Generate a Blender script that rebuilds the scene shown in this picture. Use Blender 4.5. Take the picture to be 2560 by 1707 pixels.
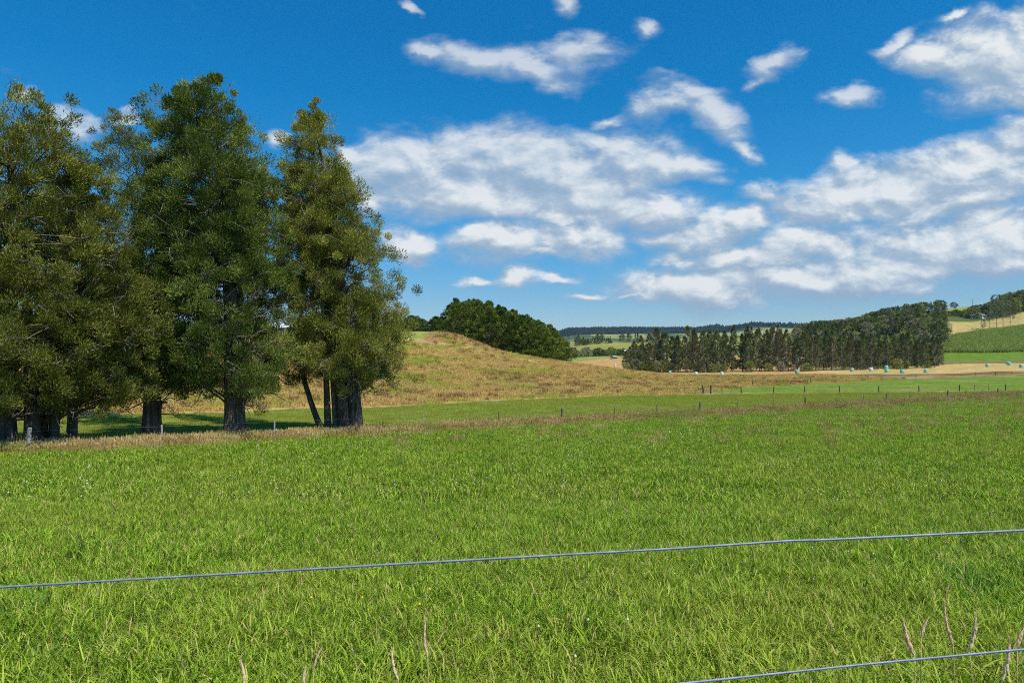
import bpy, math
import numpy as np
from mathutils import Vector

for o in list(bpy.data.objects): bpy.data.objects.remove(o, do_unlink=True)
SC = bpy.context.scene
COL = SC.collection
R = math.radians

# ------------------------------------------------------------------ camera, sky, sun, exposure
CAMZ, HOR, F = 3.95, 913.0, 1707.0          # eye height over the valley floor, horizon row and focal length (2560 px wide photo)
cam = bpy.data.objects.new('camera', bpy.data.cameras.new('camera')); COL.objects.link(cam)
cam.location = (0, 0, CAMZ); cam.rotation_euler = (R(90), 0, 0)
cam.data.lens = 24.0; cam.data.sensor_width = 36.0
cam.data.shift_y = (HOR-853.5)/2560.0
cam.data.clip_start = 0.05; cam.data.clip_end = 60000
SC.camera = cam

SUN_DIR = Vector((0.66, -0.75, 0)).normalized()   # horizontal direction towards the sun
SUN_EL = R(60)
SUN_STRENGTH, SKY_STRENGTH = 4.8, 0.085
SC.view_settings.view_transform = 'Standard'; SC.view_settings.look = 'None'
SC.view_settings.exposure = 0.18; SC.view_settings.gamma = 1.0

sun = bpy.data.objects.new('sun', bpy.data.lights.new('sun', 'SUN')); COL.objects.link(sun)
sun.data.energy = SUN_STRENGTH; sun.data.angle = R(0.5); sun.data.color = (1.0, 0.955, 0.88)
sd = Vector((SUN_DIR.x*math.cos(SUN_EL), SUN_DIR.y*math.cos(SUN_EL), math.sin(SUN_EL)))
sun.rotation_euler = sd.to_track_quat('Z', 'Y').to_euler()
sun.location = (40, -40, 80)

class NT:
    """small node-tree helper"""
    def __init__(s, tree): s.t = tree; s.n = tree.nodes; s.l = tree.links
    def node(s, typ, **kw):
        n = s.n.new(typ)
        for k, v in kw.items(): setattr(n, k, v)
        return n
    def put(s, sock, v):
        if hasattr(v, 'is_output') or isinstance(v, bpy.types.NodeSocket): s.l.new(v, sock)
        elif v is not None: sock.default_value = v
    def math(s, op, a, b=None, c=None, clamp=False):
        n = s.node('ShaderNodeMath', operation=op, use_clamp=clamp)
        s.put(n.inputs[0], a)
        if b is not None: s.put(n.inputs[1], b)
        if c is not None: s.put(n.inputs[2], c)
        return n.outputs[0]
    def vmath(s, op, a, b=None, scale=None):
        n = s.node('ShaderNodeVectorMath', operation=op)
        s.put(n.inputs[0], a)
        if b is not None: s.put(n.inputs[1], b)
        if scale is not None: s.put(n.inputs[3], scale)
        return n.outputs['Value'] if op in ('LENGTH', 'DOT_PRODUCT') else n.outputs[0]
    def noise(s, vec, scale, detail=4, rough=0.55, dist=0.0, lac=2.0, color=False):
        n = s.node('ShaderNodeTexNoise')
        if vec is not None: s.put(n.inputs['Vector'], vec)
        n.inputs['Scale'].default_value = scale; n.inputs['Detail'].default_value = detail
        n.inputs['Roughness'].default_value = rough; n.inputs['Distortion'].default_value = dist
        n.inputs['Lacunarity'].default_value = lac
        return n.outputs['Color'] if color else n.outputs[0]
    def ramp(s, f, stops, interp='LINEAR'):
        n = s.node('ShaderNodeValToRGB'); n.color_ramp.interpolation = interp
        el = n.color_ramp.elements
        while len(el) > 1: el.remove(el[-1])
        el[0].position = stops[0][0]; el[0].color = tuple(stops[0][1])+(1,)
        for p, c in stops[1:]:
            e = el.new(p); e.color = tuple(c)+(1,)
        s.put(n.inputs[0], f); return n.outputs[0]
    def rng(s, v, a, b, c=0.0, d=1.0, smooth=False):
        n = s.node('ShaderNodeMapRange', interpolation_type='SMOOTHSTEP' if smooth else 'LINEAR')
        s.put(n.inputs[0], v)
        for i, q in enumerate((a, b, c, d)): s.put(n.inputs[i+1], q)
        return n.outputs[0]
    def mix(s, f, a, b, blend='MIX'):
        n = s.node('ShaderNodeMix', data_type='RGBA', blend_type=blend)
        s.put(n.inputs[0], f); s.put(n.inputs[6], a if not isinstance(a, tuple) else a+(1,)*(4-len(a)))
        s.put(n.inputs[7], b if not isinstance(b, tuple) else b+(1,)*(4-len(b)))
        return n.outputs[2]

def build_world():
    w = bpy.data.worlds.new('World'); SC.world = w; w.use_nodes = True
    w.node_tree.nodes.clear(); N = NT(w.node_tree)
    sky = N.node('ShaderNodeTexSky', sky_type='NISHITA'); sky.sun_disc = False
    sky.sun_elevation = SUN_EL; sky.sun_rotation = math.atan2(SUN_DIR.x, SUN_DIR.y)
    sky.air_density = 1.0; sky.dust_density = 0.25; sky.ozone_density = 2.6
    hs = N.node('ShaderNodeHueSaturation'); hs.inputs['Saturation'].default_value = SKY_SAT
    N.put(hs.inputs['Color'], sky.outputs[0])
    tc0 = N.node('ShaderNodeTexCoord'); sp0 = N.node('ShaderNodeSeparateXYZ'); N.put(sp0.inputs[0], tc0.outputs['Generated'])
    tint = N.ramp(sp0.outputs[2], [(0.0, (1.02, .98, 1.08)), (0.10, (.74, 1.0, 1.16)), (0.22, (.28, 1.16, 1.40)), (0.36, (.04, 1.14, 1.42)), (0.5, SKY_TINT)])
    skyc = N.mix(1.0, hs.outputs[0], tint, 'MULTIPLY')
    bg = N.node('ShaderNodeBackground'); N.put(bg.inputs[0], skyc); bg.inputs[1].default_value = SKY_STRENGTH
    # clouds: laid out on the sky by direction (azimuth / elevation tangents)
    tc = N.node('ShaderNodeTexCoord'); sep = N.node('ShaderNodeSeparateXYZ'); N.put(sep.inputs[0], tc.outputs['Generated'])
    yy = N.math('MAXIMUM', sep.outputs[1], 0.02)
    u = N.math('DIVIDE', sep.outputs[0], yy); v = N.math('DIVIDE', sep.outputs[2], yy)
    cmb = N.node('ShaderNodeCombineXYZ'); N.put(cmb.inputs[0], u); N.put(cmb.inputs[1], v)
    P = cmb.outputs[0]
    # stretched coordinates: clouds lengthen towards the horizon
    mp = N.node('ShaderNodeMapping'); N.put(mp.inputs[0], P); mp.inputs['Scale'].default_value = (1, 1.75, 1)
    Ps = mp.outputs[0]
    wn = N.noise(Ps, 7.0, 6, 0.58, color=True)
    warp = N.vmath('SCALE', N.vmath('SUBTRACT', wn, (0.5, 0.5, 0.5)), scale=0.085)
    Pw = N.vmath('ADD', P, warp)
    def field(Pq):
        d = None
        for (cx, cy, rx, ry, ang, off) in CLOUDS:
            m = N.node('ShaderNodeMapping', vector_type='TEXTURE'); N.put(m.inputs[0], Pq)
            k = 1.25 if off > .15 else 1.3; off = off*.55-(.06 if off <= .15 else 0); ry = ry*(1.12 if cy > 380 else 1)
            m.inputs['Location'].default_value = ((cx-1280)/F, (HOR-cy)/F, 0)
            m.inputs['Rotation'].default_value = (0, 0, R(ang)); m.inputs['Scale'].default_value = (rx*k/F, ry*k/F, 1e3)
            L = N.vmath('LENGTH', m.outputs[0])
            if off: L = N.math('ADD', L, off)
            d = L if d is None else N.math('SMOOTH_MIN', d, L, 0.15)
        return N.math('MULTIPLY', N.math('SUBTRACT', 1.0, d), 1.6)
    core = field(Pw); core2 = field(N.vmath('ADD', Pw, (0.006, 0.017, 0)))
    n1 = N.noise(Ps, 12.0, 10, 0.60, 0.25)
    nb_ = N.noise(Ps, 12.0, 5, 0.58, 0.25)
    nbs = N.noise(N.vmath('ADD', Ps, (0.010, 0.026, 0)), 12.0, 5, 0.58, 0.25)
    n2 = N.noise(Ps, 4.0, 4, 0.5)
    dens = N.math('ADD', core, N.math('MULTIPLY', N.math('SUBTRACT', n1, 0.5), 1.85))
    a = N.rng(dens, -0.26, 0.95, 0, 1, True)
    thin = N.math('MAXIMUM', N.rng(v, .22, .42, 1.0, .72), N.rng(u, .35, .6, 0, 1))
    ab = N.math('MULTIPLY', N.math('MULTIPLY', a, N.rng(v, 0.0, 0.06, 0.55, 1.0)), thin)
    wisps = N.math('MULTIPLY', N.rng(N.noise(Ps, 9.0, 7, 0.6), 0.62, 0.85, 0, 0.22, True), N.rng(v, 0.02, 0.3, 1.0, 0.35))
    alpha = N.math('MULTIPLY', N.math('MAXIMUM', ab, wisps), 0.95, clamp=True)
    relief = N.math('MULTIPLY', N.math('SUBTRACT', nb_, nbs), 2.6)
    side = N.math('MULTIPLY', N.math('SUBTRACT', core, core2), 0.62)
    lum = N.math('ADD', N.math('ADD', N.math('ADD', N.rng(dens, 0, 1.0, 0.20, 0.56), side), relief), N.math('MULTIPLY', N.math('SUBTRACT', n2, 0.5), 0.5))
    ccol = N.ramp(lum, [(0.0, (0.31, 0.43, 0.57)), (0.38, (0.41, 0.51, 0.62)), (0.62, (0.56, 0.64, 0.71)), (0.9, (0.74, 0.79, 0.81)), (1.0, (0.82, 0.84, 0.84))])
    bc = N.node('ShaderNodeBackground'); N.put(bc.inputs[0], ccol); bc.inputs[1].default_value = 0.92
    ms = N.node('ShaderNodeMixShader'); N.put(ms.inputs[0], alpha); N.put(ms.inputs[1], bg.outputs[0]); N.put(ms.inputs[2], bc.outputs[0])
    out = N.node('ShaderNodeOutputWorld'); N.put(out.inputs[0], ms.outputs[0])
    w.cycles.sampling_method = 'MANUAL'; w.cycles.sample_map_resolution = 512

SKY_SAT = 1.25
SKY_TINT = (0.0, 1.16, 1.46)
# cloud masses of the photograph: centre x, y, radii, tilt (degrees), fade
CLOUDS = [
 (1200,150,150,52,-8,.28),(1330,172,150,40,-14,.38),(1450,150,140,52,4,.30),(1080,130,70,30,-10,.5),
 (1023,30,42,18,-22,.5),(1415,28,38,34,-60,.5),(1605,70,42,34,-50,.55),
 (1660,250,110,48,14,.28),(1530,300,70,30,22,.5),(1790,275,110,60,-38,.42),(1730,215,110,34,-8,.4),(1850,360,70,30,-40,.6),
 (1935,160,62,40,30,.18),(1890,205,44,26,40,.5),(2130,240,80,34,8,.45),(2250,110,66,26,40,.5),(2370,50,66,22,22,.5),
 (2350,150,110,42,-6,.15),(2500,150,150,96,6,-.05),(2545,60,60,50,50,.25),(2560,240,120,46,-20,.2),
 (690,345,44,26,-8,.5),(880,365,60,26,-18,.45),(190,310,100,42,-14,.55),(310,290,34,20,0,.6),(60,240,60,30,0,.65),
 (1010,410,170,66,8,.0),(1150,390,110,52,-6,.05),(1330,430,210,74,-5,-.12),(1180,480,290,56,-3,-.1),(930,500,60,40,0,.25),
 (1560,400,150,62,-4,-.02),(1690,420,110,44,-4,.25),(1480,495,230,58,-6,-.02),(1400,530,130,30,0,.2),(1650,520,90,42,0,.1),
 (1250,605,130,38,2,.0),(1430,590,150,40,-2,.0),(1350,620,80,22,0,.3),(1020,610,70,42,-12,.15),(1720,590,140,34,-2,.02),(1840,555,90,36,4,.05),
 (2050,520,150,56,4,.05),(1910,490,80,34,-10,.3),(2240,480,250,62,8,-.1),(2450,430,190,66,16,-.12),(2560,370,120,56,22,-.1),(2260,560,60,24,0,.4),(2420,500,150,40,6,.02),
 (2120,430,60,26,0,.25),(2500,598,200,68,6,-.15),(2330,620,210,62,2,-.05),(2040,622,150,42,-4,.0),(2560,650,150,34,4,.0),
 (1880,645,180,34,0,.1),(1700,640,120,26,0,.35),(1620,720,90,34,10,.0),(1790,715,190,48,0,-.1),(1990,703,190,46,-2,-.1),(2140,706,160,40,0,-.08),(2230,690,90,26,6,.15),
 (1600,750,90,18,0,.4),(1290,690,60,26,10,.2),(1390,690,70,20,0,.5),(1190,705,70,16,4,.6),(1470,745,60,14,0,.55),(1560,755,60,12,0,.5),
]
build_world()
SC.cycles.max_bounces = 6; SC.cycles.volume_bounces = 0; SC.cycles.diffuse_bounces = 3; SC.cycles.transmission_bounces = 3
SC.cycles.transparent_max_bounces = 4; SC.cycles.caustics_reflective = False; SC.cycles.caustics_refractive = False
SC.cycles.sample_clamp_indirect = 6.0
SC.cycles.use_denoising = False
SC.cycles.filter_width = 1.05

# ------------------------------------------------------------------ helpers
def tag(o, label=None, cat=None, group=None, kind=None):
    if label: o['label'] = label
    if cat: o['category'] = cat
    if group: o['group'] = group
    if kind: o['kind'] = kind
    return o
def empty(name, loc=(0, 0, 0)):
    o = bpy.data.objects.new(name, None); o.empty_display_size = 0.2; COL.objects.link(o); o.location = loc; return o
def mesh(name, V, faces, mats, fmat=None, attrs=None, smooth=False):
    """faces: array (n,k); mats: list of materials; attrs: {name: per-vertex float array or (n,3) colours}"""
    V = np.asarray(V, np.float32); faces = np.asarray(faces, np.int32)
    me = bpy.data.meshes.new(name)
    me.vertices.add(len(V)); me.vertices.foreach_set('co', V.ravel())
    k = faces.shape[1]; me.loops.add(faces.size); me.loops.foreach_set('vertex_index', faces.ravel())
    me.polygons.add(len(faces)); me.polygons.foreach_set('loop_start', np.arange(0, faces.size, k, dtype=np.int32))
    if fmat is not None: me.polygons.foreach_set('material_index', np.asarray(fmat, np.int32))
    me.polygons.foreach_set('use_smooth', np.full(len(faces), bool(smooth)))
    me.update(calc_edges=True)
    for m in (mats if isinstance(mats, (list, tuple)) else [mats]): me.materials.append(m)
    for an, a in (attrs or {}).items():
        a = np.asarray(a, np.float32)
        if a.ndim == 1:
            at = me.attributes.new(an, 'FLOAT', 'POINT'); at.data.foreach_set('value', a)
        else:
            at = me.attributes.new(an, 'FLOAT_COLOR', 'POINT')
            c4 = np.ones((len(a), 4), np.float32); c4[:, :3] = a; at.data.foreach_set('color', c4.ravel())
    return me
def obj(name, me, parent=None, loc=None):
    o = bpy.data.objects.new(name, me); COL.objects.link(o)
    if parent: o.parent = parent
    if loc is not None: o.location = loc
    return o
def smoothstep(a, b, x):
    t = np.clip((x-a)/(b-a), 0, 1); return t*t*(3-2*t)
def vnoise(x, y, seed=0):
    x = np.asarray(x, float); y = np.asarray(y, float)
    xi = np.floor(x).astype(np.int64); yi = np.floor(y).astype(np.int64)
    fx = x-xi; fy = y-yi; fx = fx*fx*(3-2*fx); fy = fy*fy*(3-2*fy)
    def h(a, b):
        n = (a*374761393 + b*668265263 + seed*1442695041) & 0x7fffffff
        n = ((n ^ (n >> 13))*1274126177) & 0x7fffffff
        n = ((n ^ (n >> 16))*1597334677) & 0x7fffffff
        return (n & 0xffff)/65535.0
    return (h(xi, yi)*(1-fx)+h(xi+1, yi)*fx)*(1-fy)+(h(xi, yi+1)*(1-fx)+h(xi+1, yi+1)*fx)*fy
def fbm(x, y, seed=0, oct=4):
    s = 0; a = 1; t = 0
    for i in range(oct):
        s = s+a*vnoise(x*2**i, y*2**i, seed+i*17); t += a; a *= 0.5
    return s/t

class MB:
    """mesh builder of quads"""
    def __init__(s): s.v = []; s.f = []; s.m = []; s.n = 0
    def add(s, V, Fc, m=0):
        s.v.append(np.asarray(V, float)); s.f.append(np.asarray(Fc, int)+s.n); s.m.append(np.full(len(Fc), m)); s.n += len(V)
    def tube(s, P, rad, sides=6, m=0, cap=True, lump=0, seed=0):
        P = np.asarray(P, float); rad = np.broadcast_to(np.asarray(rad, float), (len(P),))
        T = np.gradient(P, axis=0); T /= np.linalg.norm(T, axis=1)[:, None]+1e-9
        up = np.array([0, 0, 1.0]) if abs(T[0, 2]) < 0.9 else np.array([1.0, 0, 0])
        A = np.cross(T, up); A /= np.linalg.norm(A, axis=1)[:, None]+1e-9
        B = np.cross(T, A); th = np.linspace(0, 2*np.pi, sides, endpoint=False)
        rr = rad[:, None]*np.ones(sides)[None]
        if lump: rr = rr*(1+lump*np.sin(3*th+seed)+lump*.8*np.sin(7*th+seed*2.1))[None]
        V = P[:, None]+rr[..., None]*(A[:, None]*np.cos(th)[None, :, None]+B[:, None]*np.sin(th)[None, :, None])
        V = V.reshape(-1, 3); n = len(P); i = np.arange(n-1)[:, None]*sides; j = np.arange(sides)[None]; j2 = (j+1) % sides
        Fq = np.stack([i+j, i+j2, i+sides+j2, i+sides+j], -1).reshape(-1, 4)
        s.add(V, Fq, m)
        if cap:
            for e, r0 in ((0, 0), (n-1, (n-1)*sides)):
                c = s.n; s.add([P[e]], np.zeros((0, 4)))
                b = c-len(V) if e == 0 else None
                base = s.n-1
                off = base-len(V) if e == 0 else base-len(V)-1
                q = np.array([[off+r0+k, off+r0+(k+1) % sides, base, base] for k in range(sides)])
                q = np.array([[off+r0+k, off+r0+(k+1) % sides, off+r0+(k+2) % sides, base] for k in range(0, sides, 2)])
                s.f.append(q); s.m.append(np.full(len(q), m))
    def box(s, c, sz, m=0, rot=0.0):
        c = np.asarray(c, float); x, y, z = np.asarray(sz, float)/2
        V = np.array([[-x, -y, -z], [x, -y, -z], [x, y, -z], [-x, y, -z], [-x, -y, z], [x, -y, z], [x, y, z], [-x, y, z]])
        cr, sr = math.cos(rot), math.sin(rot)
        V = np.stack([V[:, 0]*cr-V[:, 1]*sr, V[:, 0]*sr+V[:, 1]*cr, V[:, 2]], 1)+c
        s.add(V, [[3, 2, 1, 0], [4, 5, 6, 7], [0, 1, 5, 4], [1, 2, 6, 5], [2, 3, 7, 6], [3, 0, 4, 7]], m)
    def data(s, name, mats, smooth=False, attrs=None):
        return mesh(name, np.concatenate(s.v), np.concatenate(s.f), mats, np.concatenate(s.m), attrs, smooth)

# ------------------------------------------------------------------ terrain
def near_z(Y): return 2.35*np.exp(-np.maximum(Y, -4)/15.0)
def ZY(D, y): return CAMZ-(y-HOR)/F*D
# per picture column: (depth, height) knots of the land beyond the mown paddock; 'y' entries come from sight lines
def prof(l): return [(D, (ZY(D, v) if k == 'y' else v)) for D, k, v in l]
FARC = [(580,'y',893),(700,'y',882),(950,'y',856),(1050,'y',858),(1200,'y',868),(1500,'y',862),(1900,'y',846),(2300,'y',831),(2600,'y',838),(3100,'y',845),(4200,'y',822),(5200,'y',826),(12000,'y',860)]
COLS = {
 -900: prof([(46,'z',.25),(60,'z',1),(90,'z',4.5),(130,'z',10),(170,'z',12.5),(230,'z',12.8),(400,'z',6),(1000,'z',10),(3000,'z',60),(12000,'z',100)]),
 0: prof([(46,'z',.25),(60,'z',1),(90,'z',4.3),(130,'z',9.5),(170,'z',12.3),(230,'z',12.8),(400,'z',6),(1000,'z',10),(3000,'z',60),(12000,'z',100)]),
 560: prof([(55,'z',.15),(75,'z',1.3),(110,'z',5.5),(150,'z',10.9),(180,'z',12.3),(230,'z',12.5),(400,'z',5),(1000,'z',10),(3000,'z',60),(12000,'z',100)]),
 950: prof([(63,'z',.1),(75,'z',.45),(90,'y',960),(120,'y',905),(145,'y',857),(165,'y',827),(200,'z',12.7),(260,'z',12),(400,'z',5),(1000,'z',10),(3000,'z',60),(12000,'z',100)]),
 1075: prof([(70,'z',.1),(100,'y',955),(130,'y',900),(150,'y',856),(163,'y',832),(172,'y',828),(200,'z',11.5),(260,'z',9),(400,'z',5),(1000,'z',10),(3000,'z',60),(12000,'z',100)]),
 1130: prof([(72,'z',.1),(100,'y',958),(130,'y',910),(148,'y',874),(157,'y',842),(166,'y',826),(190,'z',10.5),(230,'z',8),(400,'z',5),(1000,'z',10),(3000,'z',60),(12000,'z',100)]),
 1240: prof([(76,'z',.1),(105,'y',958),(135,'y',917),(155,'y',888),(170,'y',876),(190,'z',7),(230,'z',5),(400,'z',4.5),(1000,'z',12),(3000,'z',70),(12000,'z',100)]),
 1420: prof([(80,'z',.1),(110,'y',958),(140,'y',930),(165,'y',908),(178,'y',904),(210,'z',3.2),(280,'y',920),(350,'y',915),(450,'y',905),(520,'y',898)]+FARC[:1]+[(700,'y',886),(950,'y',868),(1050,'y',868),(1500,'y',866),(1900,'y',850),(2300,'y',840),(3100,'y',848),(4200,'y',824),(5200,'y',828),(12000,'y',860)]),
 1500: prof([(85,'z',.1),(120,'y',957),(150,'y',936),(175,'y',918),(185,'y',915),(220,'z',2.4),(300,'y',917),(380,'y',905),(460,'y',897),(500,'y',893),(540,'y',889)]+FARC),
 1620: prof([(88,'z',.1),(130,'y',956),(160,'y',942),(180,'y',932),(190,'y',930),(220,'z',1.0),(260,'y',927),(330,'y',915),(400,'y',905),(480,'y',896),(540,'y',889)]+FARC),
 1740: prof([(90,'z',.05),(130,'y',958),(170,'y',946),(195,'y',938),(230,'y',934),(260,'y',930),(330,'y',915),(400,'y',905),(480,'y',896),(540,'y',889)]+FARC),
 1800: prof([(92,'z',.0),(130,'y',960),(170,'y',947),(195,'y',938),(230,'y',934),(260,'y',930),(330,'y',915),(400,'y',905),(480,'y',896),(540,'y',889),(700,'y',872),(950,'y',850),(2000,'y',840),(3100,'y',838),(4200,'y',820),(5200,'y',824),(12000,'y',860)]),
 1793: prof([(92,'z',.0),(130,'y',960),(170,'y',947),(195,'y',938),(230,'y',934),(260,'y',930),(330,'y',915),(400,'y',905),(480,'y',896),(540,'y',889),(700,'y',872),(950,'y',850),(2000,'y',840),(3100,'y',838),(4200,'y',811),(5200,'y',824),(12000,'y',860)]),
 1880: prof([(94,'z',.0),(131,'y',960),(175,'y',946),(200,'y',937),(235,'y',933),(260,'y',929),(320,'y',917),(400,'y',902),(480,'y',890),(600,'y',872),(700,'y',864),(950,'y',850),(2000,'y',843),(4200,'y',812),(5200,'y',822),(12000,'y',860)]),
 2000: prof([(97,'z',-.05),(131,'y',960),(180,'y',945),(203,'y',937),(235,'y',933),(260,'y',929),(300,'y',920),(400,'y',895),(500,'y',860),(600,'y',832),(700,'y',824),(900,'y',835),(2000,'y',845),(4200,'y',818),(5200,'y',822),(12000,'y',860)]),
 2200: prof([(100,'z',0),(150,'y',954),(180,'y',945),(210,'y',936),(230,'y',932),(270,'y',925),(310,'y',917),(350,'y',905),(420,'y',870),(520,'y',812),(600,'y',792),(650,'y',789),(900,'y',810),(2000,'y',830),(12000,'y',860)]),
 2340: prof([(103,'z',0),(160,'y',950),(190,'y',942),(215,'y',935),(235,'y',931),(280,'y',923),(310,'y',914),(330,'y',908),(360,'y',897),(400,'y',873),(440,'y',848),(500,'y',810),(560,'y',786),(640,'y',772),(700,'y',770),(1000,'y',800),(2000,'y',830),(12000,'y',860)]),
 2430: prof([(106,'z',0),(170,'y',947),(200,'y',938),(225,'y',930),(250,'y',923),(290,'y',916),(318,'y',908),(345,'y',903),(385,'y',884),(440,'y',856),(500,'y',834),(570,'y',810),(640,'y',790),(700,'y',774),(750,'y',765),(800,'y',766),(1200,'y',800),(2000,'y',830),(12000,'y',860)]),
 2560: prof([(108,'z',0),(180,'y',941),(200,'y',935),(222,'y',925),(240,'y',920),(270,'y',914),(303,'y',908),(345,'y',902),(385,'y',880),(440,'y',848),(510,'y',816),(570,'y',786),(620,'y',768),(700,'y',748),(780,'y',742),(1200,'y',780),(12000,'y',860)]),
 3200: prof([(115,'z',0),(180,'y',940),(240,'y',918),(300,'y',900),(345,'y',893),(385,'y',870),(510,'y',790),(570,'y',750),(700,'y',705),(800,'y',700),(1200,'y',760),(12000,'y',860)]),
}
LD = np.concatenate([np.linspace(math.log(30), math.log(900), 420), np.linspace(math.log(910), math.log(12000), 90)])
XC = np.linspace(-900, 3200, 240)
def _tab():
    xs = sorted(COLS); M = []
    for x in xs:
        D0, z0 = COLS[x][0]
        ds = [20, 30]+[d for d in (36, 44, 52, 60) if d < D0-6]+[d for d, _ in COLS[x]]
        zs = [float(near_z(np.float64(d))) for d in ds[:len(ds)-len(COLS[x])]]+[z for _, z in COLS[x]]
        M.append(np.interp(LD, np.log(ds), zs))
    M = np.array(M)
    T = np.stack([np.interp(XC, xs, M[:, j]) for j in range(len(LD))], 1)     # (240, nD)
    k = np.exp(-0.5*(np.arange(-6, 7)/2.2)**2); k /= k.sum()
    Tp = np.pad(T, ((6, 6), (0, 0)), 'edge'); T = sum(k[i]*Tp[i:i+len(XC)] for i in range(13))
    T0 = np.stack([np.interp(XC, xs, M[:, j]) for j in range(len(LD))], 1); w_ = smoothstep(math.log(2600), math.log(3600), LD)[None]; T = T*(1-w_)+T0*w_
    k = np.exp(-0.5*(np.arange(-5, 6)/2.0)**2); k /= k.sum()
    Tp = np.pad(T, ((0, 0), (5, 5)), 'edge'); T = sum(k[i]*Tp[:, i:i+len(LD)] for i in range(11))
    return T
TAB = _tab()
def H(X, Y):
    X = np.asarray(X, float); Y = np.asarray(Y, float)
    Yc = np.maximum(Y, 30.0)
    cx = np.clip((1280+F*X/Yc-XC[0])/(XC[1]-XC[0]), 0, len(XC)-1.001); i = cx.astype(int); fx = cx-i
    dj = np.interp(np.log(Yc), LD, np.arange(len(LD))); dj = np.clip(dj, 0, len(LD)-1.001); j = dj.astype(int); fy = dj-j
    z = (TAB[i, j]*(1-fx)+TAB[i+1, j]*fx)*(1-fy)+(TAB[i, j+1]*(1-fx)+TAB[i+1, j+1]*fx)*fy
    w = smoothstep(30, 44, Y)
    z = near_z(Y)*(1-w)+z*w
    rough = smoothstep(60, 140, Y)*(1-smoothstep(1500, 3000, Y))
    z = z+rough*0.5*(fbm(X/14, Y/14, 3, 3)-.5)+0.05*(fbm(X/3, Y/3, 5, 2)-.5)*smoothstep(-5, 8, Y)
    far = smoothstep(900, 2200, Y)
    return z+far*28*(fbm(X/420, Y/420, 9, 4)-.5)*(1-0.5*smoothstep(3500, 4200, Y))
def hz(x, y): return float(H(np.float64(x), np.float64(y)))
def hit(px, py, dmin=3.0, dmax=11000):
    """first place where the sight line through photo pixel px,py meets the ground beyond depth dmin"""
    D = np.exp(np.linspace(math.log(dmin), math.log(dmax), 3000)); t = (px-1280)/F
    zz = H(t*D, D); yr = HOR+(CAMZ-zz)*F/D
    k = np.argmax(yr <= py)
    if yr[k] > py: k = int(np.argmin(yr))
    return float(t*D[k]), float(D[k]), float(zz[k])
def onground(px, D):
    X = (px-1280)/F*D; return X, D, hz(X, D)

# ------------------------------------------------------------------ materials
def mat_plain(name, col, rough=0.8, var=0.15, nscale=8.0, metal=0.0, bump=0.0, spec=0.3, transl=0.0, col2=None, stretch=None):
    m = bpy.data.materials.new(name); m.use_nodes = True; N = NT(m.node_tree)
    b = N.n['Principled BSDF']; g = N.node('ShaderNodeNewGeometry')
    tc = N.node('ShaderNodeTexCoord'); vec = tc.outputs['Object']
    if stretch: vec = N.vmath('MULTIPLY', vec, stretch)
    n = N.noise(vec, nscale, 5, 0.6)
    c2 = col2 or tuple(max(0, c*(1-var)) for c in col); c1 = tuple(min(1, c*(1+var)) for c in col)
    N.put(b.inputs['Base Color'], N.ramp(n, [(0.3, c2), (0.7, c1)]))
    b.inputs['Roughness'].default_value = rough; b.inputs['Metallic'].default_value = metal
    b.inputs['Specular IOR Level'].default_value = spec
    if bump:
        bp = N.node('ShaderNodeBump'); bp.inputs['Strength'].default_value = bump; bp.inputs['Distance'].default_value = .12/nscale; N.put(bp.inputs['Height'], n); N.put(b.inputs['Normal'], bp.outputs[0])
    return m
def mat_leaf(name, dark, mid, light, transl=0.25, rough=0.55, spec=0.25, patch=None, pscale=0.15, objrand=0.25, straw=None):
    """foliage: per-leaf 'tint' attribute picks the colour, world-space patches and the plant itself shift it"""
    m = bpy.data.materials.new(name); m.use_nodes = True; N = NT(m.node_tree); N.n.clear()
    at = N.node('ShaderNodeAttribute', attribute_name='tint')
    oi = N.node('ShaderNodeObjectInfo')
    f = N.math('ADD', at.outputs['Fac'], N.math('MULTIPLY', N.math('SUBTRACT', oi.outputs['Random'], 0.5), objrand))
    c = N.ramp(f, [(0.05, dark), (0.45, mid), (0.86, light)]+([(0.98, straw)] if straw else []))
    if patch:
        g = N.node('ShaderNodeNewGeometry')
        pn = N.rng(N.noise(g.outputs['Position'], pscale, 4, 0.6), 0.45, 0.68, 0, 1, True)
        c = N.mix(N.math('MULTIPLY', pn, patch[1]), c, patch[0])
    b = N.node('ShaderNodeBsdfPrincipled'); N.put(b.inputs['Base Color'], c); b.inputs['Roughness'].default_value = rough
    b.inputs['Specular IOR Level'].default_value = spec
    if transl > 0:
        t = N.node('ShaderNodeBsdfTranslucent'); N.put(t.inputs[0], N.mix(1.0, c, (1.35, 1.4, 0.6), 'MULTIPLY'))
        ms = N.node('ShaderNodeMixShader'); ms.inputs[0].default_value = transl
        N.put(ms.inputs[1], b.outputs[0]); N.put(ms.inputs[2], t.outputs[0]); sh = ms.outputs[0]
    else: sh = b.outputs[0]
    out = N.node('ShaderNodeOutputMaterial'); N.put(out.inputs[0], sh)
    return m

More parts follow.
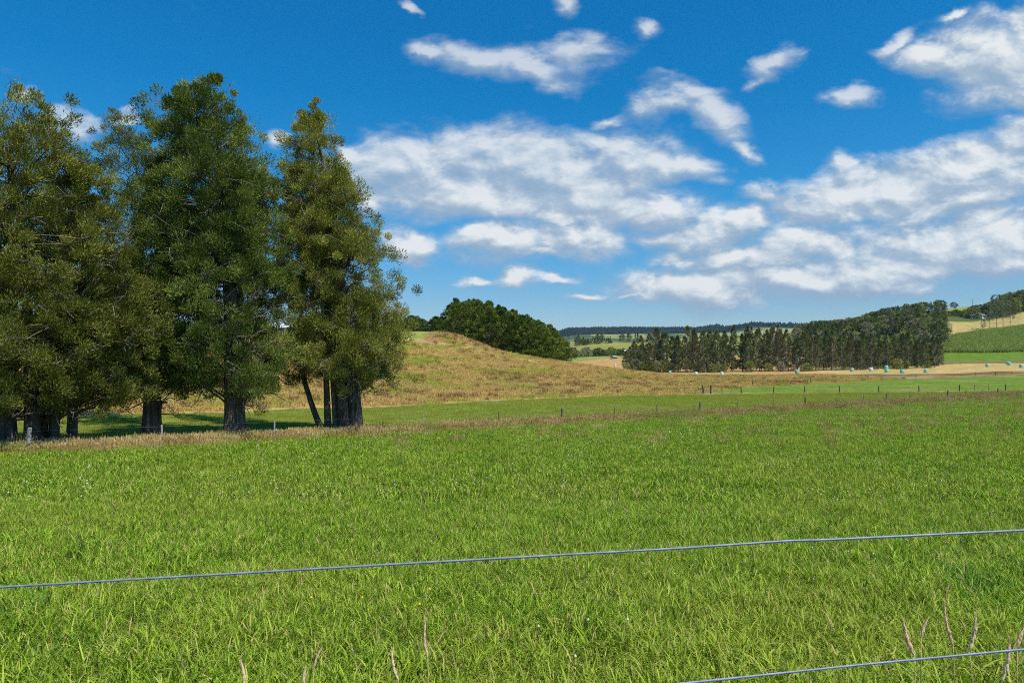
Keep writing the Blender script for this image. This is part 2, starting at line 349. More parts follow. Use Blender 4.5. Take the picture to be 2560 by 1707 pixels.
M = {}
M['blade'] = mat_leaf('pasture_blade', (.034,.082,.005), (.205,.352,.014), (.48,.60,.065), .27, .5, .15, ((.34,.36,.05), .38), .16, .26, straw=(.52,.36,.17))
M['blade_dark'] = mat_leaf('lush_blade', (.028,.085,.008), (.085,.20,.016), (.22,.36,.06), .22, .45, .2)
M['short'] = mat_leaf('paddock_blade', (.16,.20,.022), (.27,.32,.04), (.42,.41,.09), .3, .8, .05, ((.38,.35,.085), .6), .09, .15)
M['dry'] = mat_leaf('dry_seed_grass', (.27,.18,.065), (.52,.37,.155), (.76,.60,.32), .3, .9, .05, ((.32,.36,.06), .7), .25, .3)
M['rough'] = mat_leaf('rough_hill_grass', (.31,.18,.06), (.56,.37,.13), (.74,.54,.24), .25, .9, .05, ((.35,.40,.055), 1.0), .10, .35)
M['dock'] = mat_leaf('rust_red_dock', (.12,.065,.03), (.26,.135,.065), (.42,.24,.12), .2, .9, .05)
M['leafA'] = mat_leaf('foliage_dark_green', (.050,.078,.014), (.14,.19,.034), (.30,.34,.08), .18, .75, .05)
M['leafB'] = mat_leaf('foliage_olive', (.070,.082,.014), (.19,.20,.034), (.37,.36,.08), .18, .75, .05)
M['leafC'] = mat_leaf('foliage_grey_green', (.065,.082,.030), (.15,.18,.065), (.29,.31,.13), .16, .7, .1)
M['leafT'] = mat_leaf('foliage_grove', (.030,.055,.006), (.10,.145,.018), (.25,.30,.05), .14, .75, .05, objrand=.4)
M['leafP'] = mat_leaf('foliage_pine', (.042,.062,.018), (.115,.15,.040), (.25,.26,.09), .1, .75, .05, objrand=.5)
M['leafF'] = mat_leaf('foliage_far_bush', (.075,.092,.032), (.195,.22,.066), (.38,.38,.14), .12, .8, .05, objrand=.7)
M['leafG'] = mat_leaf('foliage_grey_brown', (.10,.095,.055), (.22,.205,.125), (.40,.37,.24), .1, .8, .05, objrand=.6)
M['leafO'] = mat_leaf('foliage_fresh_olive', (.07,.095,.018), (.16,.20,.04), (.32,.35,.09), .12, .8, .05, objrand=.6)
M['leafR'] = mat_leaf('foliage_ridge_forest', (.010,.020,.010), (.022,.036,.018), (.045,.06,.03), 0, .9, .02)
M['dead'] = mat_leaf('dead_needles', (.07,.040,.022), (.15,.095,.055), (.26,.18,.12), .05, .8, .1)
M['corn'] = mat_leaf('maize_leaf', (.06,.12,.015), (.17,.27,.04), (.55,.55,.16), .25, .6, .15)
M['bark'] = mat_plain('bark_dark', (.115,.088,.066), .95, .75, 7.0, bump=.9, spec=.1, stretch=(1, 1, .12))
M['twig'] = mat_plain('bark_pale_twigs', (.22,.195,.16), .9, .4, 3.0, spec=.1)
M['barkp'] = mat_plain('bark_grey_pine', (.26,.23,.19), .95, .35, 2.0, spec=.1)
M['post'] = mat_plain('weathered_post', (.17,.135,.105), .95, .4, 12.0, bump=.4, spec=.1)
M['post_pale'] = mat_plain('pale_post', (.36,.33,.28), .95, .3, 12.0, bump=.4, spec=.1)
M['post_dark'] = mat_plain('dark_post', (.035,.032,.03), .95, .3, 12.0, spec=.1)
M['wire'] = mat_plain('galvanised_wire', (.21,.25,.35), .5, .3, 40.0, metal=.1, spec=.3)
M['wrapg'] = mat_plain('green_bale_wrap', (.26,.52,.40), .45, .10, 3.0, spec=.4)
M['wrapw'] = mat_plain('white_bale_wrap', (.62,.66,.68), .45, .08, 3.0, spec=.4)
M['wallw'] = mat_plain('white_weatherboard', (.72,.72,.70), .7, .06, 2.0)
M['roofg'] = mat_plain('grey_iron_roof', (.34,.37,.42), .5, .1, 1.0, metal=.2)
M['roofw'] = mat_plain('pale_iron_roof', (.70,.72,.74), .5, .06, 1.0)
M['glass'] = mat_plain('dark_window', (.03,.035,.045), .15, .1, 1.0, spec=.6)
M['steel'] = mat_plain('gate_pipe', (.22,.20,.18), .5, .2, 10.0, metal=.3)
M['head'] = mat_leaf('seed_head', (.86,.62,.42), (.88,.68,.49), (.9,.74,.55), .25, .9, .05, objrand=.9)
M['stem'] = mat_plain('dry_stem', (.40,.30,.14), .8, .25, 30.0, spec=.2)
M['petw'] = mat_plain('white_petals', (.60,.59,.50), .7, .15, 50.0)
M['petp'] = mat_plain('pink_clover', (.50,.30,.24), .8, .25, 50.0)
M['pety'] = mat_plain('yellow_petals', (.80,.50,.02), .6, .1, 50.0)

# ------------------------------------------------------------------ ground sheet with land cover
def bt(px, xs, Ds): return np.interp(px, xs, Ds)
def cover(X, Y):
    px = 1280+F*X/np.maximum(Y, 8.0)
    n1 = fbm(X/9, Y/9, 21, 4); n2 = fbm(X/2.5, Y/2.5, 31, 3); n3 = fbm(X/30, Y/30, 41, 3)
    jit = (fbm(X/5, Y/5, 51, 3)-.5)
    C = np.zeros(X.shape+(3,))
    def lay(mask, col):
        m = np.clip(mask, 0, 1)[..., None]; C[:] = C*(1-m)+np.asarray(col)*m
    C[:] = (.030, .050, .010)                                   # near pasture turf
    lay(smoothstep(.45, .65, n1)*.5, (.065, .065, .022))
    t = X/np.maximum(Y, 8.0)
    Bf = 42.6/np.maximum(1-.72*t, .2)                           # depth of the first fence
    s = (Y-Bf)
    wob = jit*3
    lay(smoothstep(-2.5, 0, s+wob)*(1-smoothstep(.6, 2.0, s+wob))*.7, (.22, .18, .07))
    b2 = bt(px, [-900, 0, 560, 950, 1600, 2060, 2560, 3200], [38, 46, 55, 63, 88, 97.5, 106, 115])
    mid = smoothstep(.6, 2.0, s+wob)
    lay(mid, (.18, .22, .040))
    lay(mid*smoothstep(.5, .7, fbm(X/6, Y/2.0, 61, 3))*.55, (.21, .22, .055))
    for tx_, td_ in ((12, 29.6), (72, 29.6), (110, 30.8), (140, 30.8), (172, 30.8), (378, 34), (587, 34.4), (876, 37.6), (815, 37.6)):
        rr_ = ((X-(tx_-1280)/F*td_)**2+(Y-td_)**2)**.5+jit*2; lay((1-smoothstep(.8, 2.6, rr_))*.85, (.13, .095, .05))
    # rough hillside
    e = Y-b2
    hs = smoothstep(-.3, .3, e)
    lay(hs, (.40, .27, .105))
    g = smoothstep(.50, .60, fbm(X/11, Y/16, 71, 4))
    lay(hs*g*.7, (.30, .29, .065))
    lay(hs*smoothstep(.56, .66, fbm(X/6, Y/9, 81, 3))*smoothstep(2, 9, e)*(1-smoothstep(35, 60, e))*.8, (.17, .25, .035))
    lay(hs*smoothstep(.60, .70, fbm(X/7, Y/6, 91, 3))*(1-smoothstep(30, 70, e))*smoothstep(4, 10, e)*.7, (.22, .11, .055))
    lay(hs*smoothstep(.58, .7, fbm(X/4, Y/5, 95, 3))*.6, (.15, .085, .045))
    lay(smoothstep(-.5, -.1, e)*(1-smoothstep(.3, .9, e))*(px < 1760), (.46, .32, .16))       # straw edge
    # pale mown top of the rise and brown mound
    top = (px > 880)*(px < 1095)*smoothstep(148, 156, Y+wob*1.2+(px-1000)*.04)*(Y < 215)
    lay(top, (.23, .24, .05))
    lay(top*smoothstep(.0, 1, np.exp(-((Y-152)/3.0)**2))*.7, (.42, .33, .15))
    mound = smoothstep(1060, 1085, px+wob*7-(Y-165)*1.2)*(px < 1270)*smoothstep(150, 154, Y+(px-1100)*-.06)*(Y < 215)
    lay(mound, (.27, .15, .065)); lay(mound*smoothstep(.55, .7, n2)*.6, (.20, .20, .06))
    # green paddock beyond the second fence
    b3 = bt(px, [1700, 1780, 1860, 2000, 2238, 2560, 3200], [88, 99, 115, 131, 168, 197, 230])
    pg = smoothstep(-.5, .5, e-1.0)*(1-smoothstep(-1, 1, Y-b3+wob))*(px > 1745)
    lay(pg, (.125, .185, .024)); lay(pg*smoothstep(.52, .7, n1)*.5, (.24, .24, .06))
    lay(pg*np.exp(-((e-2.2)/1.6)**2)*smoothstep(.35, .6, n2), (.27, .18, .08))
    b4 = bt(px, [1500, 1640, 1740, 2000, 2300, 2560, 3200], [180, 186, 193, 205, 215, 220, 230])
    st = smoothstep(-1, 1, Y-b3+wob)*(1-smoothstep(-1, 1, Y-b4+wob))*(px > 1745)
    lay(st, (.30, .19, .10)); lay(st*smoothstep(.45, .6, fbm(X/12, Y/5, 101, 3)), (.15, .085, .04))
    lay(st*smoothstep(-16, -6, Y-b4+wob*2), (.115, .095, .035))
    b5 = bt(px, [1500, 1640, 1740, 2000, 2370, 2560, 3200], [215, 232, 245, 262, 318, 303, 300])
    hay = smoothstep(-1, 1, Y-b4+wob)*(1-smoothstep(-1, 1, Y-b5))*(px > 1560)
    lay(hay, (.42, .30, .095)); lay(hay*smoothstep(.4, .65, fbm(X/20, Y/4, 111, 3))*.6, (.46, .30, .16))
    lay(hay*smoothstep(.5, .7, n3)*.5*(px > 2150), (.30, .30, .09))
    # beyond the hay, right side
    rt = smoothstep(2040, 2120, px)
    lay(rt*smoothstep(-1, 1, Y-b5), (.14, .15, .045))
    lay(rt*np.exp(-((Y-340)/6.0)**2)*.7, (.20, .13, .06))
    lay(rt*smoothstep(345, 350, Y)*(Y < 388), (.11, .18, .018))
    lay(rt*smoothstep(384, 386, Y), (.10, .12, .035))
    ct = bt(px, [2340, 2350, 2450, 2560, 3200], [395, 440, 500, 510, 520])
    oc = smoothstep(-2, 2, Y-ct)*(px > 2300)
    lay(oc, (.36, .28, .10)); lay(oc*smoothstep(.5, .7, n3)*.4, (.28, .25, .08))
    ft = bt(px, [2300, 2350, 2450, 2520, 2560, 3200], [480, 530, 572, 575, 590, 600])
    fl = smoothstep(-3, 3, Y-ft)*rt
    lay(fl, (.075, .105, .028))
    lay(smoothstep(650, 665, Y)*(px > 2362)*(px < 2500), (.20, .25, .045))
    lay((1-smoothstep(2150, 2360, px))*rt*smoothstep(300, 340, Y), (.08, .11, .03))
    # centre distance
    cd = (px > 1290)*(px < 2100)
    lay(cd*smoothstep(205, 225, Y)*(px < 2010), (.42, .25, .095))
    lay(cd*smoothstep(205, 225, Y)*(px < 2010)*smoothstep(.45, .65, fbm(X/25, Y/12, 121, 3))*.6, (.34, .24, .09))
    g1 = bt(px, [1290, 1420, 1500, 1560, 2000], [380, 420, 478, 505, 470])
    lay(cd*smoothstep(-4, 0, Y-g1)*(1-smoothstep(2, 5, Y-g1))*.8, (.10, .085, .04))
    lay(cd*smoothstep(3, 6, Y-g1), (.22, .26, .05))
    lay(cd*smoothstep(575, 590, Y), (.085, .12, .03))
    lay(cd*smoothstep(640, 655, Y), (.235, .235, .050))
    lay(cd*smoothstep(640, 655, Y)*smoothstep(.5, .68, fbm(X/60, Y/90, 131, 3))*.6, (.30, .25, .06))
    lay(cd*smoothstep(1040, 1060, Y), (.07, .10, .03))
    ng = fbm(X/150, Y/260, 141, 3)
    lay(cd*smoothstep(1060, 1200, Y)*smoothstep(.42, .52, ng), (.21, .23, .065))
    lay(cd*smoothstep(1850, 1950, Y), (.24, .25, .09))
    lay(cd*smoothstep(1850, 1950, Y)*smoothstep(.52, .6, ng), (.07, .09, .04))
    lay(cd*smoothstep(1850, 1950, Y)*(px < 1475), (.07, .095, .045))
    lay(smoothstep(2650, 2750, Y)*np.ones_like(px), (.020, .034, .022))
    lay((px >= 2010)*(px < 2360)*smoothstep(300, 330, Y)*(Y < 2600), (.06, .08, .026))
    return np.clip(C, 0, 1)

def mat_ground():
    m = bpy.data.materials.new('grassland'); m.use_nodes = True; N = NT(m.node_tree)
    b = N.n['Principled BSDF']; b.inputs['Roughness'].default_value = 1.0; b.inputs['Specular IOR Level'].default_value = 0.05
    at = N.node('ShaderNodeAttribute', attribute_name='cover'); g = N.node('ShaderNodeNewGeometry')
    n1 = N.noise(g.outputs['Position'], 1.4, 6, 0.7); n2 = N.noise(g.outputs['Position'], 0.22, 5, 0.65)
    n3 = N.noise(g.outputs['Position'], 7.0, 3, 0.7)
    k = N.math('MULTIPLY', N.math('MULTIPLY', N.rng(n1, .3, .7, .5, 1.5), N.rng(n2, .3, .7, .75, 1.25)), N.rng(n3, .3, .7, .7, 1.3))
    c = N.vmath('SCALE', at.outputs['Color'], scale=k)
    hs = N.node('ShaderNodeHueSaturation'); N.put(hs.inputs['Hue'], N.rng(n2, .3, .7, .485, .515)); N.put(hs.inputs['Color'], c)
    N.put(b.inputs['Base Color'], hs.outputs[0])
    bp = N.node('ShaderNodeBump'); bp.inputs['Strength'].default_value = .55; bp.inputs['Distance'].default_value = .25
    N.put(bp.inputs['Height'], n1); N.put(b.inputs['Normal'], bp.outputs[0])
    return m
def build_ground():
    s = np.concatenate([np.linspace(-1.7, -.84, 70)[:-1], np.linspace(-.84, .84, 780), np.linspace(.84, 1.7, 70)[1:]])
    Yr = np.concatenate([np.linspace(-18, 26, 60)[:-1], np.exp(np.linspace(math.log(26), math.log(900), 560))[:-1], np.exp(np.linspace(math.log(900), math.log(12000), 130))])
    S, Y = np.meshgrid(s, Yr); X = S*(Y+12*(Y < 1e9)+10*np.exp(-np.maximum(Y, 0)/40))
    Z = H(X, Y); V = np.stack([X, Y, Z], -1).reshape(-1, 3)
    ns, nr = len(s), len(Yr); i = (np.arange(nr-1)[:, None]*ns+np.arange(ns-1)[None]).ravel()
    Fq = np.stack([i, i+1, i+ns+1, i+ns], 1)
    me = mesh('ground', V, Fq, mat_ground(), attrs={'cover': cover(X, Y).reshape(-1, 3)}, smooth=True)
    o = obj('ground', me); tag(o, kind='structure'); return o
build_ground()

# ------------------------------------------------------------------ scattered ground cover (geometry nodes on a point mesh)
def scatter(name, label, cat, pts, rot, scl, idx, sources, kind='stuff'):
    """pts (n,3); sources: list of meshes; one object that carries all plants"""
    src = bpy.data.collections.new(name+'_sources')
    for k, me in enumerate(sources):
        so = bpy.data.objects.new('%s_source_%02d' % (name, k), me); src.objects.link(so)
    me = bpy.data.meshes.new(name); n = len(pts); me.vertices.add(n); me.vertices.foreach_set('co', np.asarray(pts, np.float32).ravel())
    a = me.attributes.new('rot', 'FLOAT_VECTOR', 'POINT'); a.data.foreach_set('vector', np.asarray(rot, np.float32).ravel())
    a = me.attributes.new('scl', 'FLOAT', 'POINT'); a.data.foreach_set('value', np.asarray(scl, np.float32))
    a = me.attributes.new('idx', 'INT', 'POINT'); a.data.foreach_set('value', np.asarray(idx, np.int32))
    me.update(); o = obj(name, me); tag(o, label, cat, kind=kind)
    gt = bpy.data.node_groups.new(name+'_scatter', 'GeometryNodeTree')
    gt.interface.new_socket('Geometry', in_out='INPUT', socket_type='NodeSocketGeometry')
    gt.interface.new_socket('Geometry', in_out='OUTPUT', socket_type='NodeSocketGeometry')
    gi = gt.nodes.new('NodeGroupInput'); go = gt.nodes.new('NodeGroupOutput')
    ip = gt.nodes.new('GeometryNodeInstanceOnPoints'); ci = gt.nodes.new('GeometryNodeCollectionInfo')
    ci.inputs[0].default_value = src; ci.inputs['Separate Children'].default_value = True; ci.inputs['Reset Children'].default_value = True
    def at(nm, ty):
        q = gt.nodes.new('GeometryNodeInputNamedAttribute'); q.data_type = ty; q.inputs[0].default_value = nm; return q.outputs[0]
    L = gt.links.new
    L(gi.outputs[0], ip.inputs['Points']); L(ci.outputs[0], ip.inputs['Instance']); ip.inputs['Pick Instance'].default_value = True
    L(at('idx', 'INT'), ip.inputs['Instance Index']); L(at('rot', 'FLOAT_VECTOR'), ip.inputs['Rotation']); L(at('scl', 'FLOAT'), ip.inputs['Scale'])
    L(ip.outputs[0], go.inputs[0])
    md = o.modifiers.new('scatter', 'NODES'); md.node_group = gt
    return o

def blades(rng, n, rad, lmin, lmax, wmin, wmax, lean=.5, seg=3, tuft=.0, tbias=0.5, tsd=.2, name='t', mat=None, heads=0, headmat=None, square=True, straw=0.0):
    """a tile of grass blades, curved and tapering"""
    if square: bx = rng.uniform(-rad, rad, (n, 2))
    else:
        a = rng.uniform(0, 2*np.pi, n); r = rad*np.sqrt(rng.uniform(0, 1, n)); bx = np.stack([r*np.cos(a), r*np.sin(a)], 1)
    if tuft > 0:
        nt = max(3, n//14); tc = rng.uniform(-rad, rad, (nt, 2)); w = rng.random(n) < tuft
        bx[w] = (tc[rng.integers(0, nt, n)]+rng.normal(0, rad*.06, (n, 2)))[w]
    L = rng.uniform(lmin, lmax, n)*np.where(rng.random(n) < .1, 1.25, 1); W = rng.uniform(wmin, wmax, n)
    az = rng.uniform(0, 2*np.pi, n); ln = np.abs(rng.normal(0, lean, n))+.05; bend = rng.uniform(.2, 1.3, n)*lean*1.6
    d = np.stack([np.cos(az), np.sin(az)], 1); sd_az = az+np.pi/2+rng.normal(0, .6, n); sdv = np.stack([np.cos(sd_az), np.sin(sd_az), np.zeros(n)], 1)
    V = []; p = np.concatenate([bx, np.full((n, 1), -.02)], 1); 
    for k in range(seg+1):
        f = k/seg; w = W*(1-.12*f) if k < seg else W*.08
        if seg > 1 and k == seg-1: w = W*.8
        V.append(np.stack([p-sdv*w[:, None]/2, p+sdv*w[:, None]/2], 1))
        an = ln+bend*f
        p = p+(np.concatenate([d*np.sin(an)[:, None], np.cos(an)[:, None]], 1))*(L/seg)[:, None]
    V = np.stack(V, 1).reshape(n, (seg+1)*2, 3)
    base = np.arange(n)[:, None]*(seg+1)*2
    q = np.concatenate([np.stack([base[:, 0]+2*k, base[:, 0]+2*k+1, base[:, 0]+2*k+3, base[:, 0]+2*k+2], 1) for k in range(seg)])
    tv = np.clip(rng.normal(tbias, tsd, n), 0, .9); tv[rng.random(n) < straw] = 1.1; tint = np.repeat(tv, (seg+1)*2)
    Vv = V.reshape(-1, 3); fm = np.zeros(len(q), int); mats = [mat]
    if heads:
        # seed heads: slim stalks carrying a spindle of small flakes
        hn = heads; hb = rng.uniform(-rad, rad, (hn, 2)); hl = rng.uniform(lmax*1.0, lmax*1.7, hn); ha = rng.uniform(0, 2*np.pi, hn); ht = np.abs(rng.normal(0, .16, hn))
        dv = np.stack([np.cos(ha)*np.sin(ht), np.sin(ha)*np.sin(ht), np.cos(ht)], 1); b0 = np.concatenate([hb, np.zeros((hn, 1))], 1)
        vs = []; fs = []; c = len(Vv); sv = np.stack([np.sin(ha), -np.cos(ha), np.zeros(hn)], 1); cv = np.cross(dv, sv)
        hw = wmax*1.1
        for side, wd in ((sv, .3), (cv, .3)):
            pts = [(0, .12*hw/wmax*wmax), (.72, .14*hw), (.84, hw*1.25), (.94, hw*.9), (1.0, .05*hw)]
            arr = np.stack([np.stack([b0+dv*(hl*f)[:, None]-side*w, b0+dv*(hl*f)[:, None]+side*w], 1) for f, w in pts], 1).reshape(hn, 10, 3)
            bb = c+np.arange(hn)*10
            fs.append(np.concatenate([np.stack([bb+2*k, bb+2*k+1, bb+2*k+3, bb+2*k+2], 1) for k in range(4)])); vs.append(arr.reshape(-1, 3)); c += hn*10
        Vv = np.concatenate([Vv]+vs); hf = np.concatenate(fs); q = np.concatenate([q, hf]); fm = np.concatenate([fm, np.ones(len(hf), int)])
        tint = np.concatenate([tint]+[np.repeat(np.clip(rng.normal(.5, .25, hn), 0, 1), 10)]*2); mats.append(headmat)
    return mesh(name, Vv, q, mats, fm, {'tint': tint})

def fenceY(X): return 45+.72*(X-3.3)
def grid_pts(rng, x0, x1, y0, y1, step, tmax=.86, jit=.45):
    xs = np.arange(x0, x1, step); ys = np.arange(y0, y1, step); X, Y = np.meshgrid(xs, ys); X = X.ravel(); Y = Y.ravel()
    X = X+rng.uniform(-jit, jit, X.shape)*step; Y = Y+rng.uniform(-jit, jit, Y.shape)*step
    k = np.abs(X) < tmax*Y+2.0; return X[k], Y[k]
def place(X, Y, rng, tilt=.06, smin=.8, smax=1.2, nvar=6):
    n = len(X); pts = np.stack([X, Y, H(X, Y)], 1)
    rot = np.stack([rng.normal(0, tilt, n), rng.normal(0, tilt, n), rng.uniform(0, 2*np.pi, n)], 1)
    return pts, rot, rng.uniform(smin, smax, n), rng.integers(0, nvar, n)

rg = np.random.default_rng(7)
nearT = [blades(rg, 760, .42, .05, .20, .0045, .0125, .95, 3, .35, .44, .28, 'grass_tile', M['blade'], straw=.05) for _ in range(8)]
midT = [blades(rg, 350, .55, .07, .19, .011, .023, .80, 2, .35, .44, .28, 'grass_tile_mid', M['blade'], straw=.05) for _ in range(8)]
X, Y = grid_pts(rg, -16, 16, 1.9, 15, .40)
P1 = place(X, Y, rg, .07, .75, 1.2, 8)
X, Y = grid_pts(rg, -70, 90, 14.6, 100, .62)
k = Y < fenceY(X)+1.0; X, Y = X[k], Y[k]
P2 = place(X, Y, rg, .06, .85, 1.25, 8)
lushT = [blades(rg, 190, .30, .12, .26, .006, .013, .7, 3, .2, .45, .25, 'lush_tile', M['blade_dark'] if i % 2 else M['blade'], square=False) for i in range(4)]
X, Y = grid_pts(rg, -40, 50, 3.5, 60, 1.25); k = (Y < fenceY(X)-2) & (fbm(X/2.2, Y/2.2, 301, 3) > .52) & (rg.random(len(X)) < .6); X, Y = X[k], Y[k]
Xl = rg.normal(5.6, .9, 45); Yl = rg.normal(8.0, .6, 45); X = np.concatenate([X, Xl]); Y = np.concatenate([Y, Yl])
P3 = place(X, Y, rg, .08, .6, 1.1, 4); P2 = [np.concatenate([a, b]) for a, b in zip(P2, P3)]; P2[3][-len(X):] += 8
scatter('pasture_grass', 'bright green pasture grass filling the whole front field', 'grass',
        np.concatenate([P1[0], P2[0]]), np.concatenate([P1[1], P2[1]]), np.concatenate([P1[2], P2[2]]), np.concatenate([P1[3], P2[3]+8]), nearT+midT+lushT)

# ------------------------------------------------------------------ tree building
def leaves(rng, C, rad, per, L, W, outw, name, mat, up=.5, flat=.92, tsd=.12, ctint=None, shell=.5, rand=.55):
    """leaf sprays filling clumps: C (n,3) centres, rad (n,), outw (n,3) outward directions"""
    n = len(C); idx = np.repeat(np.arange(n), per); m = len(idx)
    v = rng.normal(0, 1, (m, 3)); v /= np.linalg.norm(v, axis=1)[:, None]
    r = rng.uniform(0, 1, m)**shell; off = v*r[:, None]*rad[idx][:, None]; off[:, 2] *= flat
    p = C[idx]+off
    d = outw[idx]*.55+v*.5+rng.normal(0, rand*.55, (m, 3)); d[:, 2] += up; d /= np.linalg.norm(d, axis=1)[:, None]+1e-9
    q = rng.normal(0, 1, (m, 3)); w = np.cross(d, q); w /= np.linalg.norm(w, axis=1)[:, None]+1e-9
    ll = L*rng.uniform(.6, 1.35, m); ww = W*rng.uniform(.6, 1.3, m)
    a = p-w*(ww*.35)[:, None]; b = p+w*(ww*.35)[:, None]; tip = p+d*ll[:, None]; mid = p+d*(ll*.55)[:, None]
    V = np.stack([p, mid-w*(ww*.5)[:, None], tip, mid+w*(ww*.5)[:, None]], 1).reshape(-1, 3)
    Fq = np.arange(m*4).reshape(-1, 4)
    ct = rng.normal(.45, .17, n) if ctint is None else ctint
    t = np.clip(ct[idx]+rng.normal(0, tsd, m), 0, 1)
    return mesh(name, V, Fq, mat, attrs={'tint': np.repeat(t, 4)})

def wiggle(rng, a, b, n, amp, sag=0.0):
    t = np.linspace(0, 1, n); P = a[None]*(1-t)[:, None]+b[None]*t[:, None]
    L = np.linalg.norm(b-a); w = np.cumsum(rng.normal(0, 1, (n, 3)), 0); w -= w[0]; w = w-(w[-1])[None]*t[:, None]
    P = P+w*amp*L/n; P[:, 2] += sag*L*4*t*(1-t); return P

def big_tree(name, label, D, base_px, rows, stems, leafmat, seed, nb=80, per=60, group=None, gap=0.0, twigs=70, L=.15, W=.036, clump=(.30, .62), dfac=.9):
    """rows: (photo row, left, right) of the crown outline at depth D"""
    rng = np.random.default_rng(seed); bx, by, bz = onground(base_px, D); root = empty(name, (bx, by, bz))
    k = D/F; z = np.array([CAMZ+(HOR-r[0])*k-bz for r in rows])[::-1]; xl = np.array([(r[1]-1280)*k-bx for r in rows])[::-1]; xr = np.array([(r[2]-1280)*k-bx for r in rows])[::-1]
    cxf = lambda q: np.interp(q, z, (xl+xr)/2); hwf = lambda q: np.maximum(np.interp(q, z, (xr-xl)/2)-.18, .12)
    zb, zt = z[0]+.35, z[-1]+.15
    # stems
    for (spx, wpx, fork, topf) in stems:
        mb = MB(); x0 = (spx-1280)*k-bx; r0 = wpx*k/2*.88; ztop = zb+(zt-zb)*topf
        zz = np.concatenate([[-.15, .12, .45, 1.0], np.linspace(1.6, ztop, 9)]); f = np.clip(zz/ztop, 0, 1)
        xx = x0+(cxf(ztop)-x0+rng.uniform(-.4, .4))*f**1.4+fork*np.sin(f*3)*.3
        yy = rng.uniform(-.5, .5)*f*1.2+rng.uniform(-.25, .25)*(len(stems) > 1)
        rr = r0*np.interp(zz, [-.15, .12, .5, 1.2, ztop*.5, ztop], [1.55, 1.3, 1.06, .96, .55, .10])
        if len(stems) == 1 and wpx > 40:
            # fluted trunk of several fused stems
            for q in range(5):
                a = q*2*np.pi/5+rng.uniform(0, .6); o = r0*.52
                mb.tube(np.stack([xx+np.cos(a)*o*(1-f*.9)*np.interp(zz, [0, .8], [1.35, 1]), yy+np.sin(a)*o*(1-f*.9), zz], 1), rr*.58, 10, 0, lump=.06, seed=q)
        else: mb.tube(np.stack([xx, yy+0*xx, zz], 1), rr, 14, 0, lump=.07, seed=spx)
        obj('trunk', mb.data('trunk', [M['bark']], True), root)
    # boughs with clumps
    zs = np.linspace(zb, zt, 60); w = hwf(zs)+.25; w = w*np.interp(zs, [zb, zb+.12*(zt-zb), zt], [1.2, 1.05, 1.5]); w /= w.sum()
    B = MB(); C = []; Rd = []; O = []; CT = []
    for i in range(nb):
        ze = rng.choice(zs, p=w)+rng.normal(0, .1); ze = np.clip(ze, zb, zt-.05); az = (i*2.39996+rng.normal(0, .35)) % (2*np.pi)
        lump = .82+.36*float(vnoise(az*1.3+seed, ze*.55, seed)); rr = max(.25, hwf(ze)*lump*rng.uniform(.82, 1.06))
        if gap and rng.random() < gap: rr *= .6
        end = np.array([cxf(ze)+rr*math.cos(az), rr*dfac*math.sin(az), ze])
        z0 = max(zb*.55, ze-rr*rng.uniform(.25, .9)); z0 = min(z0, zt*.93)
        st = np.array([cxf(z0)*min(1, z0/zt*1.3), 0, z0])
        Pb = wiggle(rng, st, end, 9, .55, .06); L0 = np.linalg.norm(end-st)
        r0 = np.clip(.018*L0, .02, .09)*1.0
        B.tube(Pb, np.linspace(r0, .012, 9), 5, 0 if rng.random() < .72 else 1, cap=False)
        bt_ = rng.normal(.43, .17)
        nc = int(np.clip(L0*2.6, 3, 13))
        for j in range(nc):
            f = rng.uniform(.38, 1.0)**.8; p = Pb[int(round(f*8))]; lat = rng.normal(0, .16*rr+.18, 3); lat[2] *= .6
            q = p+lat; C.append(q); Rd.append(rng.uniform(*clump)*(1.1-.35*f)*np.interp(q[2], [zb, zt-2.5, zt], [1.05, 1, .6]))
            o = q-np.array([cxf(q[2]), 0, q[2]-.35*rr]); O.append(o/(np.linalg.norm(o)+1e-6)); CT.append(bt_+rng.normal(0, .08)); Rd[-1] = min(Rd[-1], .16+.42*float(hwf(q[2])))
            if rng.random() < .6: B.tube(wiggle(rng, p, q+O[-1]*.15, 4, .6), [.014, .012, .009, .005], 4, 1, cap=False)
    for q_ in np.arange(zt-2.6, zt+.05, .26):
        h_ = float(hwf(q_)); C.append(np.array([cxf(q_)+rng.normal(0, .6*h_+.08), rng.normal(0, .5*h_), q_])); Rd.append(.16+.38*h_); O.append(np.array([0, 0, 1.0])); CT.append(.5)
    B.tube(wiggle(rng, np.array([cxf(zt-3), 0, zt-3]), np.array([cxf(zt), 0, zt]), 6, .3), np.linspace(.05, .012, 6), 5, 1, cap=False)
    # bare pale twigs poking out
    for i in range(int(twigs*.3)):
        ze = rng.choice(zs, p=w); az = rng.uniform(np.pi, 2*np.pi) if rng.random() < .75 else rng.uniform(0, 2*np.pi); rr = hwf(ze)*rng.uniform(.55, .95)
        a = np.array([cxf(ze)+rr*math.cos(az), rr*dfac*math.sin(az), ze]); o = np.array([math.cos(az), math.sin(az), rng.uniform(-.2, .7)])
        b = a+o*rng.uniform(.5, 1.5)+rng.normal(0, .25, 3); Pt = wiggle(rng, a, b, 6, 1.1)
        B.tube(Pt, np.linspace(.017, .005, 6), 4, 1, cap=False)
        for s_ in range(2):
            c = Pt[rng.integers(1, 5)]; B.tube(wiggle(rng, c, c+o*rng.uniform(.2, .6)+rng.normal(0, .25, 3), 4, 1.0), np.linspace(.012, .005, 4), 4, 1, cap=False)
